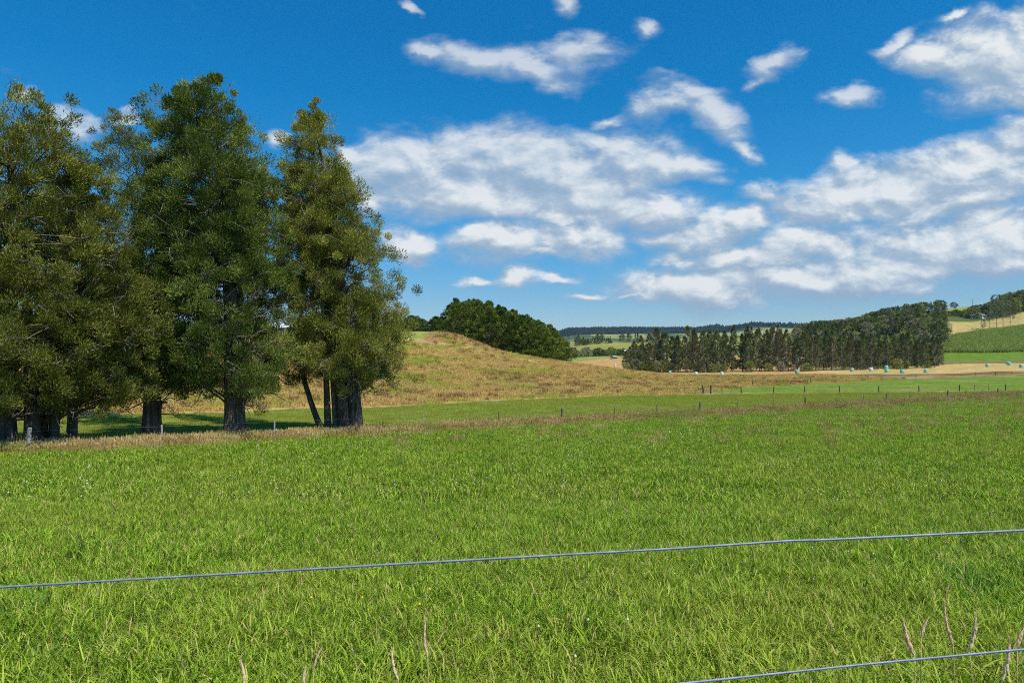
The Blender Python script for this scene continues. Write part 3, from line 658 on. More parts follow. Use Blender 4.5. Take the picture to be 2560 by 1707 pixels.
    # drooping bare limbs under the crown
    for i in range(7):
        az = rng.uniform(0, 2*np.pi); rr = hwf(zb+1)*rng.uniform(.6, 1.0); a = np.array([0, 0, zb*rng.uniform(.7, 1.1)])
        b = np.array([cxf(zb)+rr*math.cos(az), rr*dfac*math.sin(az), zb*rng.uniform(.55, 1.0)])
        Pt = wiggle(rng, a, b, 9, .9, .05); B.tube(Pt, np.linspace(.06, .015, 9), 5, 0, cap=False)
        for s_ in range(5):
            c = Pt[rng.integers(4, 9)]; B.tube(wiggle(rng, c, c+rng.normal(0, .45, 3), 5, 1.2), np.linspace(.018, .006, 5), 4, rng.integers(0, 2), cap=False)
    obj('branches', B.data('branches', [M['bark'], M['twig']], True), root)
    C = np.array(C); Rd = np.array(Rd); O = np.array(O)
    obj('crown', leaves(rng, C, Rd, int(per*3.4), L, W, O, 'crown', leafmat, ctint=np.array(CT)), root)
    tag(root, label, 'tree', group)
    return root
TG = 'tall native trees standing along the paddock fence'
big_tree('broadleaf_tree', 'olive tree cut by the left photo edge, with a bushy crown over dark trunks', 29.6, 30,
  [(232,30,70),(262,0,130),(300,-60,165),(350,-100,205),(420,-140,215),(520,-170,225),(650,-190,240),(780,-200,262),(900,-200,262),(975,-190,225),(1010,-150,120)],
  [(12,52,.0,.8),(72,40,.4,.85)], M['leafB'], 11, 165, 56, TG, .06, 110)
big_tree('broadleaf_tree', 'broad olive tree on three close grey trunks, second from the left photo edge', 30.8, 140,
  [(445,190,235),(480,150,280),(540,120,315),(620,100,345),(720,90,372),(820,80,385),(900,85,385),(960,100,350),(1000,120,300)],
  [(110,24,-.2,.8),(140,26,.1,.9),(172,27,.3,.85)], M['leafB'], 12, 110, 56, TG, .1, 80)
big_tree('broadleaf_tree', 'thin greyish tree whose open top shows behind the second and third trees', 43.0, 372,
  [(285,275,300),(320,255,365),(380,245,395),(460,240,410),(600,235,430),(750,235,430),(880,240,430),(960,260,400)],
  [(370,24,.1,.9)], M['leafC'], 13, 90, 50, TG, .3, 70, clump=(.35, .6))
big_tree('broadleaf_tree', 'dark tree with a thick fluted trunk between the three close trunks and the tallest tree', 34.0, 378,
  [(400,385,420),(450,345,450),(540,325,490),(640,310,520),(740,300,535),(840,292,545),(920,300,540),(965,320,500),(995,350,440)],
  [(378,48,.1,.9)], M['leafA'], 14, 110, 60, TG, .05, 50)
big_tree('broadleaf_tree', 'tallest dark green tree, its pale bare leader standing out at the top', 34.4, 587,
  [(200,515,545),(222,470,560),(245,385,565),(290,372,590),(340,375,625),(400,372,650),(480,375,678),(560,385,692),(650,400,700),(750,415,698),(850,425,722),(930,450,730),(975,540,715)],
  [(587,56,.1,.97)], M['leafA'], 15, 205, 60, TG, .08, 120)
big_tree('broadleaf_tree', 'slim olive tree half hidden behind the right side of the tallest tree', 43.0, 598,
  [(292,590,606),(330,575,630),(400,565,650),(480,560,672),(600,560,700),(720,570,715),(830,580,720),(930,600,710)],
  [(597,24,.1,.9)], M['leafB'], 16, 80, 50, TG, .2, 50)
big_tree('broadleaf_tree', 'rightmost pointed olive tree with a wide fluted trunk and two slender side stems', 37.6, 872,
  [(262,780,800),(300,752,805),(335,715,850),(380,700,862),(440,700,885),(500,695,925),(570,702,945),(650,706,970),(740,712,984),(820,716,994),(885,720,1002),(930,738,1004),(950,785,985)],
  [(890,40,.1,.9),(864,36,-.2,.8),(842,24,-.5,.7),(820,19,-.1,.6),(804,16,-5.0,.5)], M['leafB'], 17, 205, 60, TG, .04, 150)

# ------------------------------------------------------------------ smaller trees, one mesh set per kind
def far_kind(kind, seed, Ht, Wd):
    """returns (trunk mesh, crown mesh) with its foot at the origin"""
    rng = np.random.default_rng(seed); T = MB(); C = []; Rd = []; O = []
    if kind == 'grove':
        n = 175; zb, per, L, W, mat = .06, 44, .42, .15, M['leafT']; prof_ = lambda f: (1-f**1.8)**.62*np.interp(f, [0, .2, 1], [.8, 1, 1])
        clr = (.38, .78)
    elif kind == 'pine':
        n = 105; zb, per, L, W, mat = .07, 24, .60, .20, M['leafP']; prof_ = lambda f: np.interp(f, [0, .25, .55, .8, 1], [.8, 1, .85, .5, .05]); clr = (.35, .75)
    elif kind == 'spire':
        n = 46; zb, per, L, W, mat = .06, 26, .8, .32, M['leafP']; prof_ = lambda f: np.interp(f, [0, .1, 1], [.85, 1, .06]); clr = (.45, .8)
    elif kind == 'gum':
        n = 55; zb, per, L, W, mat = .32, 40, .65, .26, M['leafC']; prof_ = lambda f: np.interp(f, [0, .3, .7, 1], [.55, 1, .9, .35]); clr = (.7, 1.3)
    else:
        n = 60; zb, per, L, W, mat = .08, 40, .75, .32, M[('leafF', 'leafG', 'leafO', 'leafF')[(seed//7) % 4]]; prof_ = lambda f: np.interp(f, [0, .35, .75, 1], [.7, 1, .8, .3]); clr = (.6, 1.2)
    z0 = Ht*zb
    lean = rng.normal(0, .02*Ht, 2)
    zz = np.linspace(-.3, Ht*.93, 8); T.tube(np.stack([lean[0]*(zz/Ht)**2, lean[1]*(zz/Ht)**2, zz], 1), np.interp(zz, [-.3, Ht*.93], [.011*Ht+.05, .02]), 6, 0, cap=False)
    for i in range(n):
        f = rng.uniform(0, 1)**(.9); 
        
        f = float(np.clip(f, 0, 1)); a = i*2.39996+rng.normal(0, .4)
        lump = .72+.5*float(vnoise(a*1.2+seed, f*5, seed)); rr = Wd/2*prof_(f)*lump*math.sqrt(rng.uniform(.25, 1))
        p = np.array([rr*math.cos(a)+lean[0]*f*f, rr*math.sin(a)+lean[1]*f*f, z0+(Ht-z0)*f*.97])
        C.append(p); Rd.append(rng.uniform(*clr)*np.interp(f, [0, .8, 1], [1, .9, .5])*(Wd/7)**.5)
        o = p-np.array([0, 0, p[2]-rr*.5]); O.append(o/(np.linalg.norm(o)+1e-6))
        if kind in ('pine', 'gum') or i % 3 == 0:
            T.tube(wiggle(rng, np.array([0, 0, max(.1*Ht, p[2]-rr*.5)]), p, 4, .3), [.07, .05, .035, .015], 4, 0, cap=False)
    if kind == 'pine':
        for i in range(34):   # dead lower limbs
            f = rng.uniform(.08, .7); a = rng.uniform(0, 6.28); rr = Wd/2*rng.uniform(.4, .95)
            T.tube(wiggle(rng, np.array([0, 0, f*Ht]), np.array([rr*math.cos(a), rr*math.sin(a), f*Ht+rng.uniform(-.4, 1.4)]), 5, .5), [.06, .05, .04, .03, .015], 4, 0, cap=False)
    C = np.array(C); Rd = np.array(Rd); O = np.array(O)
    up = .9 if kind == 'pine' else .5 if kind == 'spire' else .25
    ct = rng.normal(.42, .2, n)
    cm = leaves(rng, C, Rd, per, L, W, O, 'crown', mat, up=up, flat=1.1 if kind == 'pine' else .6, ctint=ct, tsd=.14)
    if kind == 'pine' and seed % 3 == 0: cm.materials.clear(); cm.materials.append(M['deadmix'])
    return T.data('trunk', [M['barkp'] if kind in ('pine', 'gum') else M['bark']], True), cm
M['deadmix'] = mat_leaf('foliage_thinning_pine', (.075,.075,.030), (.15,.145,.052), (.30,.26,.12), .06, .8, .1)
KINDS = {}
def kinds(kind, nvar, Ht, Wd):
    if kind not in KINDS: KINDS[kind] = [far_kind(kind, 100+7*i+len(kind), Ht, Wd) for i in range(nvar)]
    return KINDS[kind]
def plant(name, kind, loc, scale, rz, var, label, cat, group, sz=1.0, dz=-.1):
    tm, cm = KINDS[kind][var % len(KINDS[kind])]
    r = empty(name, (loc[0], loc[1], loc[2]+dz)); r.rotation_euler = (0, 0, rz); r.scale = (scale*sz, scale*sz, scale)
    obj('trunk', tm, r); obj('crown', cm, r); tag(r, label, cat, group); return r
kinds('grove', 5, 11, 8.5); kinds('pine', 9, 16, 4.8); kinds('spire', 4, 14, 5.5); kinds('gum', 4, 18, 12); kinds('bushy', 8, 9, 8.5)
rt_ = np.random.default_rng(77)

# grove covering the rise (outline of the dome in the photo: x, top row)
dx = [1108, 1125, 1150, 1190, 1240, 1290, 1340, 1380, 1400, 1418]; dy = [800, 750, 742, 739, 752, 772, 790, 812, 835, 860]
k = 0
for row, (Dr, n) in enumerate(((180, 9), (187, 11), (195, 11), (204, 10))):
    for i in range(n):
        px = 1120+(1408-1120)*(i+.5*(row % 2)+.25)/n+rt_.normal(0, 4)
        if row == 0 and px < 1180: continue
        x, y, z = onground(px, Dr+rt_.uniform(-2.5, 2.5)); topz = ZY(y, np.interp(px, dx, dy)+(14-row*5)+rt_.uniform(-3, 6))
        h = max(3.5, topz-z); plant('grove_tree', 'grove', (x, y, z), h/11, rt_.uniform(0, 6.28), k, 'dark green tree packed into the domed grove behind the brown hillside', 'tree', 'trees of the domed grove on the rise', sz=float(np.clip(8.0/(h/11*8.5), .7, 1.7)), dz=-.3); k += 1
for i in range(9):
    px = 985+i*15+rt_.normal(0, 2); x, y, z = onground(px, 205+rt_.uniform(-3, 3)); topz = ZY(y, 792+rt_.uniform(-7, 8)-(6 if i > 6 else 0)); h = max(3.5, topz-z)
    plant('low_tree', 'grove', (x, y, z), h/11, rt_.uniform(0, 6.28), i, 'low dark tree in the short row left of the domed grove', 'tree', 'low trees in the row left of the grove', sz=1.25)

# pine shelterbelt
ppx = [1555, 1600, 1625, 1660, 1700, 1760, 1800, 1855, 1900, 1960, 2000, 2100, 2200, 2290, 2350]
ppy = [872, 845, 838, 822, 824, 822, 836, 812, 822, 822, 828, 830, 838, 836, 850]
k = 0
for row in range(3):
    n = (41, 34, 18)[row]
    for i in range(n):
        px = 1566+(2352-1566)*(i+.4*row)/n+rt_.normal(0, 3.0); Dr = np.interp(px, [1560, 2000, 2360], [238, 262, 292])+row*7+rt_.uniform(-1.5, 1.5)
        x, y, z = onground(px, Dr); top = np.interp(px, ppx, ppy)+rt_.uniform(-11, 20)+(2 if row else 0)
        if i in (4, 12, 20) and row == 0: top = np.interp(px, ppx, ppy)-12
        h = ZY(y, top)-z
        plant('pine_tree', 'pine', (x, y, z), h/16, rt_.uniform(0, 6.28), int(rt_.integers(0, 9)), 'thin dark pine with bare lower limbs in the long shelterbelt across the valley', 'pine tree', 'pines of the shelterbelt', sz=float(rt_.uniform(.85, 1.15))*16/h*.92); k += 1
# scrub at the feet of the pines
for i in range(34):
    px = 1572+(2340-1572)*rt_.uniform(0, 1) if i > 9 else 1565+i*13; Dr = np.interp(px, [1560, 2000, 2360], [236, 259, 289])-rt_.uniform(0, 2)
    x, y, z = onground(px, Dr)
    plant('shrub', 'bushy', (x, y, z), rt_.uniform(.22, .5), rt_.uniform(0, 6.28), i, 'low dark scrub at the feet of the shelterbelt pines', 'shrub', 'scrub under the pines')

# wooded hill to the right of and behind the shelterbelt
rx = [1985, 2030, 2080, 2150, 2200, 2250, 2300, 2345, 2362]; ry = [815, 803, 800, 790, 772, 762, 756, 748, 752]
k = 0
for (Dr, n, a, b) in ((330, 14, 2150, 2345), (370, 18, 2080, 2350), (415, 22, 2010, 2360), (470, 26, 1990, 2365), (530, 30, 1990, 2368), (600, 34, 1985, 2366), (665, 30, 1990, 2362)):
    for i in range(n):
        px = a+(b-a)*(i+rt_.uniform(.1, .9))/n; x, y, z = onground(px, Dr+rt_.uniform(-18, 18))
        h = rt_.uniform(7.5, 13); top = HOR-(z+h-CAMZ)*F/y; lim = np.interp(px, rx, ry)
        if top < lim: h = max(3.0, ZY(y, lim+rt_.uniform(0, 3))-z)
        kd = 'spire' if rt_.random() < .38 else 'bushy'; hh = 14 if kd == 'spire' else 9
        lab = ('spiry dark conifer' if kd == 'spire' else 'rounded dull green tree')+' in the woods on the hillside behind the pines'
        plant('conifer' if kd == 'spire' else 'woodland_tree', kd, (x, y, z), h/hh, rt_.uniform(0, 6.28), k, lab, 'tree', 'trees of the wooded hillside', sz=float(np.clip((9 if kd == 'bushy' else 5)/(h/hh*(8.5 if kd == 'bushy' else 5.5)), .7, 1.6))); k += 1
# woods on the right hill
tx = [2362, 2375, 2420, 2440, 2470, 2500, 2530, 2545, 2560, 2700]; ty = [772, 775, 772, 760, 757, 740, 728, 722, 718, 690]
for (Dr, n, a, b) in ((592, 13, 2372, 2600), (612, 12, 2380, 2640), (640, 13, 2372, 2640), (672, 11, 2435, 2660), (705, 10, 2470, 2680), (745, 9, 2500, 2690)):
    for i in range(n):
        px = a+(b-a)*(i+rt_.uniform(.1, .9))/n
        x, y, z = onground(px, Dr+rt_.uniform(-9, 9)); h = rt_.uniform(8, 14); top = HOR-(z+h-CAMZ)*F/y; lim = np.interp(px, tx, ty)
        if top < lim: h = max(3.5, ZY(y, lim+rt_.uniform(0, 4))-z)
        plant('woodland_tree', 'bushy', (x, y, z), h/9, rt_.uniform(0, 6.28), k, 'dark tree in the woods above the ochre field at the right edge', 'tree', 'trees of the right hill', sz=float(np.clip(10/(h/9*8.5), .75, 1.7))); k += 1
x, y, z = onground(2385, 735); plant('lone_tree', 'bushy', (x, y, z), 7.0/9, 1.0, 2, 'small round tree alone on the grassy skyline', 'tree', None, sz=1.1)
x, y, z = onground(2345, 405); plant('large_tree', 'bushy', (x, y, z), 17/9, 2.0, 1, 'large dark tree at the left corner of the maize field', 'tree', None, sz=.75)
x, y, z = onground(2364, 425); plant('large_tree', 'gum', (x, y, z), 15/18, 2.4, 1, 'shaggy dark tree leaning over the ochre field beside the large dark tree', 'tree', None, sz=.8)
for i, (px, Dr, h, lab) in enumerate(((2475, 500, 22, 'tall gum with bare pale trunks behind the top of the maize field'), (2492, 506, 26, 'tallest gum in the clump behind the maize, crown high on a pale trunk'), (2508, 503, 25, 'spreading gum on the right of the clump behind the maize'), (2526, 510, 21, 'shorter leafy gum at the right end of the clump'), (2458, 498, 9, 'small tree with a sparse top at the left foot of the gum clump'))):
    x, y, z = onground(px, Dr); plant('gum_tree', 'gum', (x, y, z), h/18, i*1.3, i, lab, 'tree', 'gum trees above the maize', sz=.62)
# bush belt, conifer row and scattered trees in the centre distance
for i in range(24):
    px = 1408+(1640-1408)*(i+rt_.uniform(0, 1))/24; D0 = np.interp(px, [1400, 1500, 1600], [540, 560, 575])+rt_.uniform(0, 30); x, y, z = onground(px, D0); h = rt_.uniform(4.5, 8.5)
    plant('bushy_tree', 'bushy', (x, y, z), h/9, rt_.uniform(0, 6.28), i, 'rounded dark bush in the hedge-like belt below the far ochre field', 'tree', 'bushes of the far belt', sz=1.25)
for i in range(20):
    px = 1440+(1530-1440)*i/20+rt_.normal(0, 1); x, y, z = onground(px, 1180+rt_.uniform(-15, 15))
    plant('conifer', 'spire', (x, y, z), rt_.uniform(.95, 1.35), rt_.uniform(0, 6.28), i, 'small dark conifer in the straight row beyond the far ochre field', 'tree', 'conifers in the distant row', sz=.8)
for i in range(26):
    px = rt_.choice([rt_.uniform(1408, 1470), rt_.uniform(1525, 1600), rt_.uniform(1400, 1660)]); x, y, z = onground(px, rt_.uniform(1150, 2000))
    plant('distant_tree', 'bushy' if i % 2 else 'spire', (x, y, z), rt_.uniform(1.1, 2.0), rt_.uniform(0, 6.28), i, 'tiny hazy tree scattered over the distant grassy hills', 'tree', 'scattered distant trees', sz=1.1)

# distant forested ridge: a far-off wood read as one mass
def far_forest():
    rng = np.random.default_rng(5); n = 9000
    px = rng.uniform(1300, 2700, n); D = rng.uniform(3000, 4900, n); X = (px-1280)/F*D; Z = H(X, D)
    h = rng.uniform(8, 22, n); r = h*rng.uniform(.22, .4, n); a0 = rng.uniform(0, 6.28, n)
    V = np.zeros((n, 9, 3)); 
    for q in range(4):
        a = a0+q*np.pi/2; V[:, q] = np.stack([X+r*np.cos(a), D+r*np.sin(a), Z+h*.05], 1); V[:, 4+q] = np.stack([X+r*.6*np.cos(a+.5), D+r*.6*np.sin(a+.5), Z+h*.62], 1)
    V[:, 8] = np.stack([X, D, Z+h], 1); b = np.arange(n)[:, None]*9
    q = [[i, (i+1) % 4, 4+(i+1) % 4, 4+i] for i in range(4)]+[[4+i, 4+(i+1) % 4, 8, 8] for i in range(4)]
    t3 = np.array([[4+i, 4+(i+1) % 4, 8] for i in range(4)]); q4 = np.array(q[:4])
    Fs = np.concatenate([np.concatenate([b+f[None, [0, 1, 2]] for f in q4]+[b+f[None, [0, 2, 3]] for f in q4]), np.concatenate([b+f[None] for f in t3])])
    me = mesh('distant_forest', V.reshape(-1, 3), Fs, M['leafR'], attrs={'tint': np.repeat(np.clip(rng.normal(.3, .15, n), 0, 1), 9)})
    tag(obj('distant_forest', me), 'blue-green forest covering the farthest ridge', 'forest', kind='stuff')
far_forest()

# ------------------------------------------------------------------ rough grass, seed grass, short paddock grass, docks, maize
rg = np.random.default_rng(17)
shortT = [blades(rg, 420, .75, .05, .13, .012, .026, .6, 1, .3, .48, .2, 'short_tile', M['short']) for _ in range(5)]
X, Y = grid_pts(rg, -55, 95, 27, 112, .95); t = X/Y; px = 1280+F*t
b2 = np.interp(px, [-900, 0, 560, 950, 1600, 2060, 2560, 3200], [38, 46, 55, 63, 88, 97.5, 106, 115])
k = (Y > fenceY(X)+1.2) & (Y < b2-.4); X, Y = X[k], Y[k]
p = place(X, Y, rg, .04, .8, 1.2, 5)
scatter('paddock_grass', 'short mown grass of the middle paddock behind the first fence', 'grass', *p, shortT)

dryT = [blades(rg, 190, .55, .14, .30, .007, .014, .35, 2, .3, .5, .22, 'seed_tile', M['dry'], heads=70, headmat=M['dry']) for _ in range(6)]
n = 2700; X = rg.uniform(-28, 78, n); off = np.abs(rg.normal(0, 1, n))
wid = np.interp(X, [-28, -10, 5, 30, 78], [1.6, 1.2, 1.2, 1.9, 3.0])
Y = fenceY(X)+1.4-off*wid; k = (np.abs(X) < .85*Y) & (Y > 12); X, Y = X[k], Y[k]
keep = rg.random(len(X)) < np.interp(fbm(X/5, Y/5, 211, 3), [.3, .6], [.35, 1]); X, Y = X[keep], Y[keep]
pa = place(X, Y, rg, .08, .65, 1.1, 6)
X2, Y2 = grid_pts(rg, -20, 85, 30, 92, 2.1); k = (Y2 < fenceY(X2)-2) & (Y2 > fenceY(X2)-26) & (rg.random(len(X2)) < np.interp(1280+F*X2/Y2, [900, 1900], [.06, .6])); X2, Y2 = X2[k], Y2[k]
pb = place(X2, Y2, rg, .08, .55, .85, 6)
scatter('seed_grass', 'tall reddish seeding grass growing along the first fence', 'grass', *[np.concatenate([a, b]) for a, b in zip(pa, pb)], dryT)

roughT = [blades(rg, 190, .75, .12, .36, .02, .04, .38, 2, .55, .5, .2, 'rough_tile', M['rough']) for _ in range(6)]
X, Y = grid_pts(rg, -75, 100, 44, 215, 1.0, .80); px = 1280+F*X/Y
b2 = np.interp(px, [-900, 0, 560, 950, 1600, 2060, 2560, 3200], [38, 46, 55, 63, 88, 97.5, 106, 115])
b3 = np.interp(px, [1700, 1780, 1860, 2000, 2238, 2560, 3200], [88, 99, 115, 131, 168, 197, 230])
b4 = np.interp(px, [1500, 1640, 1740, 2000, 2300, 2560, 3200], [180, 186, 193, 205, 215, 220, 230])
k = (Y > b2+.9) & ((px < 1745) & (Y < 190) | (px >= 1745) & (Y > b3) & (Y < b4)) & ~((px > 880) & (px < 1085) & (Y > 150)) & ((Y < 150) | (rg.random(len(X)) < .6))
X, Y = X[k], Y[k]
scatter('hill_grass', 'rough tan and green grass covering the hillside and the strip beyond the paddocks', 'grass', *place(X, Y, rg, .08, .7, 1.35, 6), roughT)
dockT = [blades(rg, 90, .5, .2, .6, .03, .06, .28, 2, .4, .5, .2, 'dock_tile', M['dock'], square=False) for _ in range(4)]
dn = fbm(X/7, Y/6, 91, 3); e = Y-np.interp(1280+F*X/Y, [-900, 0, 560, 950, 1600, 2060, 2560, 3200], [38, 46, 55, 63, 88, 97.5, 106, 115])
k = ((dn > .62) & (rg.random(len(X)) < .30) & (e > 4) & (e < 60)) | (rg.random(len(X)) < .075) | ((Y > 149) & (Y < 176) & (1280+F*X/Y > 1060) & (1280+F*X/Y < 1240) & (rg.random(len(X)) < .4)); X, Y = X[k], Y[k]
scatter('dock_weeds', 'dark rust-red weeds in patches low on the hillside', 'weed', *place(X, Y, rg, .1, .6, 1.2, 4), dockT)

def maize():
    rng = np.random.default_rng(3); src = []
    for v in range(4):
        src.append(blades(rng, 90, .5, 1.1, 2.4, .07, .12, .22, 2, .6, .56, .28, 'maize_tile', M['corn']))
    xs = []; ys = []
    dv = np.array([.34, .94]); nv = np.array([.94, -.34])
    for r_ in np.arange(-260, 260, 1.7):
        q = np.arange(-40, 220, 1.0); P = np.array([300, 386])+nv*r_+dv*q[:, None]+rng.normal(0, .28, (len(q), 2)); X, Y = P[:, 0], P[:, 1]; px = 1280+F*X/Y
        ct = np.interp(px, [2340, 2350, 2450, 2560, 3200], [395, 440, 500, 510, 520])
        k = (px > 2352) & (px < 2700) & (Y < ct-1) & (Y > 386); xs.append(X[k]); ys.append(Y[k])
    X = np.arange(200, 420, .9); Y = 386+rng.normal(0, .4, len(X)); k = (1280+F*X/Y > 2352); xs.append(X[k]); ys.append(Y[k])
    X = np.concatenate(xs); Y = np.concatenate(ys)
    scatter('maize_crop', 'dense dark green maize field on the right slope', 'crop', *place(X, Y, rng, .04, .85, 1.15, 4), src)
maize()

# wildflowers
def flowers():
    rng = np.random.default_rng(23); src = []
    for mt, r, z0, z1 in (('petw', .013, .11, .20), ('petp', .013, .10, .18), ('pety', .017, .12, .2)):
        mb = MB()
        for i in range(5):
            x, y = rng.uniform(-.95, .95, 2); z = rng.uniform(z0, z1); th = np.linspace(0, 2*np.pi, 8, endpoint=False)
            mb.tube(np.array([[x, y, 0], [x*1.02, y, z]]), [.0018, .0015], 4, 1, cap=False)
            for zz, r1, r2 in ((z-.008, r*.4, r), (z, r, r*.75), (z+r*.7, r*.75, r*.1)):
                mb.tube(np.array([[x, y, zz], [x, y, zz+r*.6+.002]]), [r1, r2], 8, 0, cap=False)
        src.append(mb.data('flower_tile', [M[mt], M['stem']]))
    xs, ys, ii, sc = [], [], [], []
    def patch(px, py, sx, sy, n, var, s=(.8, 1.3)):
        for _ in range(n):
            x, y, z = hit(px+rng.normal(0, sx), min(1690, py+rng.normal(0, sy)), 3.2, 95); xs.append(x); ys.append(y); ii.append(var); sc.append(rng.uniform(*s))
    patch(950, 1235, 420, 14, 16, 0); patch(950, 1240, 420, 16, 20, 1); patch(1980, 1180, 50, 20, 10, 0); patch(2150, 1190, 180, 30, 8, 0)
    patch(1580, 1180, 10, 5, 5, 2); patch(2345, 1160, 8, 4, 2, 2); patch(885, 1534, 3, 2, 1, 2, (.7, .8)); patch(1300, 1480, 700, 90, 7, 1, (.6, .9)); patch(1300, 1450, 700, 110, 5, 0, (.6, .9))
    patch(1900, 1300, 400, 40, 9, 1)
    for _ in range(230):
        X = rng.uniform(-15, 75); Y = fenceY(X)-abs(rng.normal(0, 1))*11-2
        if abs(X) < .8*Y and Y > 14: xs.append(X); ys.append(Y); ii.append(0 if rng.random() < .85 else 1); sc.append(rng.uniform(1.0, 1.7))
    X = np.array(xs); Y = np.array(ys); P, Ro, S, _ = place(X, Y, rng, .05, 1, 1, 1)
    scatter('wildflowers', 'white, pink and yellow wildflowers dotted through the pasture', 'wildflower', P, Ro, np.array(sc), np.array(ii), src)
flowers()

# ------------------------------------------------------------------ fences
def post_mesh(seed, w, h, matn, square=False):
    rng = np.random.default_rng(seed); mb = MB(); zz = np.array([-.25, 0, h*.35, h*.7, h*.96, h]); r = w/2*np.array([1.05, 1.05, 1.0, .97, .98, .86])
    mb.tube(np.stack([rng.normal(0, .006, 6)+zz*rng.normal(0, .03), zz*rng.normal(0, .03), zz], 1), r, 8 if not square else 4, 0, lump=.04, seed=seed)
    return mb.data('post', [M[matn]])
def fence(name, label, posts, wires, base, wirerad=.002, follow=0):
    """posts: (x px, depth, width, height, material)"""
    x0, y0, z0 = onground(posts[0][0], posts[0][1]) if not follow else (posts[0][5], posts[0][1], hz(posts[0][5], posts[0][1]))
    root = empty(name, (x0, y0, z0)); pts = []
    for i, p in enumerate(posts):
        x, y, z = onground(p[0], p[1]); pts.append((x, y, z)); obj('post', post_mesh(i+50, p[2], p[3], p[4]), root, (x-x0, y-y0, z-z0))
    P = np.array(pts)-np.array([x0, y0, z0]); P = P[np.argsort(P[:, 0])]
    dirv = P[-1]-P[0]; P = np.concatenate([[P[0]-dirv/np.linalg.norm(dirv)*6], P, [P[-1]+dirv/np.linalg.norm(dirv)*6]])
    for h in wires:
        mb = MB(); mb.tube(P+np.array([0, -.06, h]), wirerad, 4, 0); obj('wire', mb.data('wire', [M['wire']]), root)
    tag(root, label, 'fence'); return root
thick = (72, 1404, 1750, 2013, 2217, 2370, 2495); pale = (404, 686)
xs1 = [72, 404, 686, 1058, 1247, 1404, 1536, 1643, 1750, 1843, 1933, 2013, 2090, 2158, 2217, 2275, 2321, 2370, 2415, 2455, 2495]
fence('wire_fence', 'weathered post and wire fence running past the trees between the front field and middle paddock',
      [(x, 42.6/(1-.72*(x-1280)/F), .16 if x in thick else .075, (1.02 if x in thick else .95), ('post' if x != 72 else 'post_pale') if x in thick else 'post_pale' if x in pale+(1058,) else 'post') for x in xs1], (.45, .88), 0, .0022)
b2f = lambda x: float(np.interp(x, [0, 560, 950, 1600, 2060, 2560], [46, 55, 63, 88, 97.5, 106]))
xs2 = [1712, 1740, 1805, 1828, 1853, 1934, 2012, 2098.6, 2197, 2297, 2399, 2436, 2472, 2513.6]
fence('wire_fence', 'fence of thin black posts and wires across the far side of the middle paddock',
      [(x, b2f(x)+1.5, .13 if x > 1850 and x not in (2436, 2472) else .07, .95 if x > 1850 else .8, 'post_dark' if x not in (2436, 2472, 1712, 1828) else 'post') for x in xs2], (.75,), 0, .002)
b3f = lambda x: float(np.interp(x, [1700, 1780, 1860, 2000, 2238, 2560], [88, 99, 115, 131, 168, 197]))
fence('wire_fence', 'farthest low fence of sparse dark stakes along the pinkish strip',
      [(x, b3f(x)+2, .12, 1.0, 'post_dark') for x in (1881, 1958, 2026, 2090, 2170, 2290, 2440, 2489, 2530)], (.85,), 0, .002)
def gate():
    x0, y0, z0 = onground(1758, b2f(1758)+1.5); x1, y1, z1 = onground(1777, b2f(1777)+1.5); root = empty('farm_gate', (x0, y0, z0)); d = np.array([x1-x0, y1-y0, z1-z0])
    for q in (np.zeros(3), d): obj('post', post_mesh(int(q[0]*7)+3, .17, 1.15, 'post_dark'), root, tuple(q))
    for w_ in (-2.2,):
        q = d/np.linalg.norm(d)
        fr = MB(); a = q*.12; b = d-q*.12
        for za, zb_ in ((.25, .25), (.62, .62), (1.02, 1.02)): fr.tube(np.array([a+[0, 0, za], b+[0, 0, zb_]]), .022, 6)
        for e_ in (a, b): fr.tube(np.array([e_+[0, 0, .25], e_+[0, 0, 1.02]]), .022, 6)
        fr.tube(np.array([a+[0, 0, .25], b+[0, 0, 1.02]]), .018, 6)
        obj('gate_frame', fr.data('gate_frame', [M['steel']]), root)
    rl = MB(); q = d/np.linalg.norm(d)
    for zz in (.45, .85): rl.tube(np.array([-q*3.6+[0, 0, zz], -q*.1+[0, 0, zz]]), .03, 6)
    obj('rail', rl.data('rail', [M['post']]), root)
    tag(root, 'small braced pipe gate between two black posts at the far side of the paddock', 'gate')
gate()

# near fence wires in front of the lens side: real strands about 1.2 m away
def near_wire(pts, label, D, r=.0020):
    P = np.array([[(px-1280)/F*d, d, CAMZ-(py-HOR)/F*d] for px, py, d in pts])
    root_z = P[:, 2].mean(); t = np.linspace(0, len(P)-1, 120); Q = np.stack([np.interp(t, np.arange(len(P)), P[:, i]) for i in range(3)], 1)
    ker = np.array([1, 2, 3, 2, 1.])/9; Qp = np.pad(Q, ((2, 2), (0, 0)), 'edge'); Q = sum(ker[i]*Qp[i:i+120] for i in range(5))
    c = Q.mean(0); mb = MB(); mb.tube(Q-c, r, 10); o = obj('fence_wire', mb.data('fence_wire', [M['wire']], True), None, tuple(c)); tag(o, label, 'wire', 'wires of the nearest fence')
near_wire([(-6500, 1905, 1.3), (-2500, 1615, 1.28), (0, 1467, 1.25), (1000, 1409, 1.24), (1700, 1370, 1.23), (1975, 1351, 1.23), (2060, 1349, 1.23), (2560, 1325, 1.22), (4000, 1255, 1.2), (8500, 1040, 1.2)],
          'upper grey-blue fence wire crossing the front field from edge to edge', 1.25)
near_wire([(-6500, 2650, 1.3), (-2500, 2190, 1.28), (0, 1875, 1.25), (1000, 1775, 1.24), (1720, 1706, 1.23), (2150, 1661, 1.23), (2560, 1622, 1.22), (4000, 1510, 1.2), (8500, 1230, 1.2)],
          'lower grey-blue fence wire cutting the bottom right corner', 1.25)

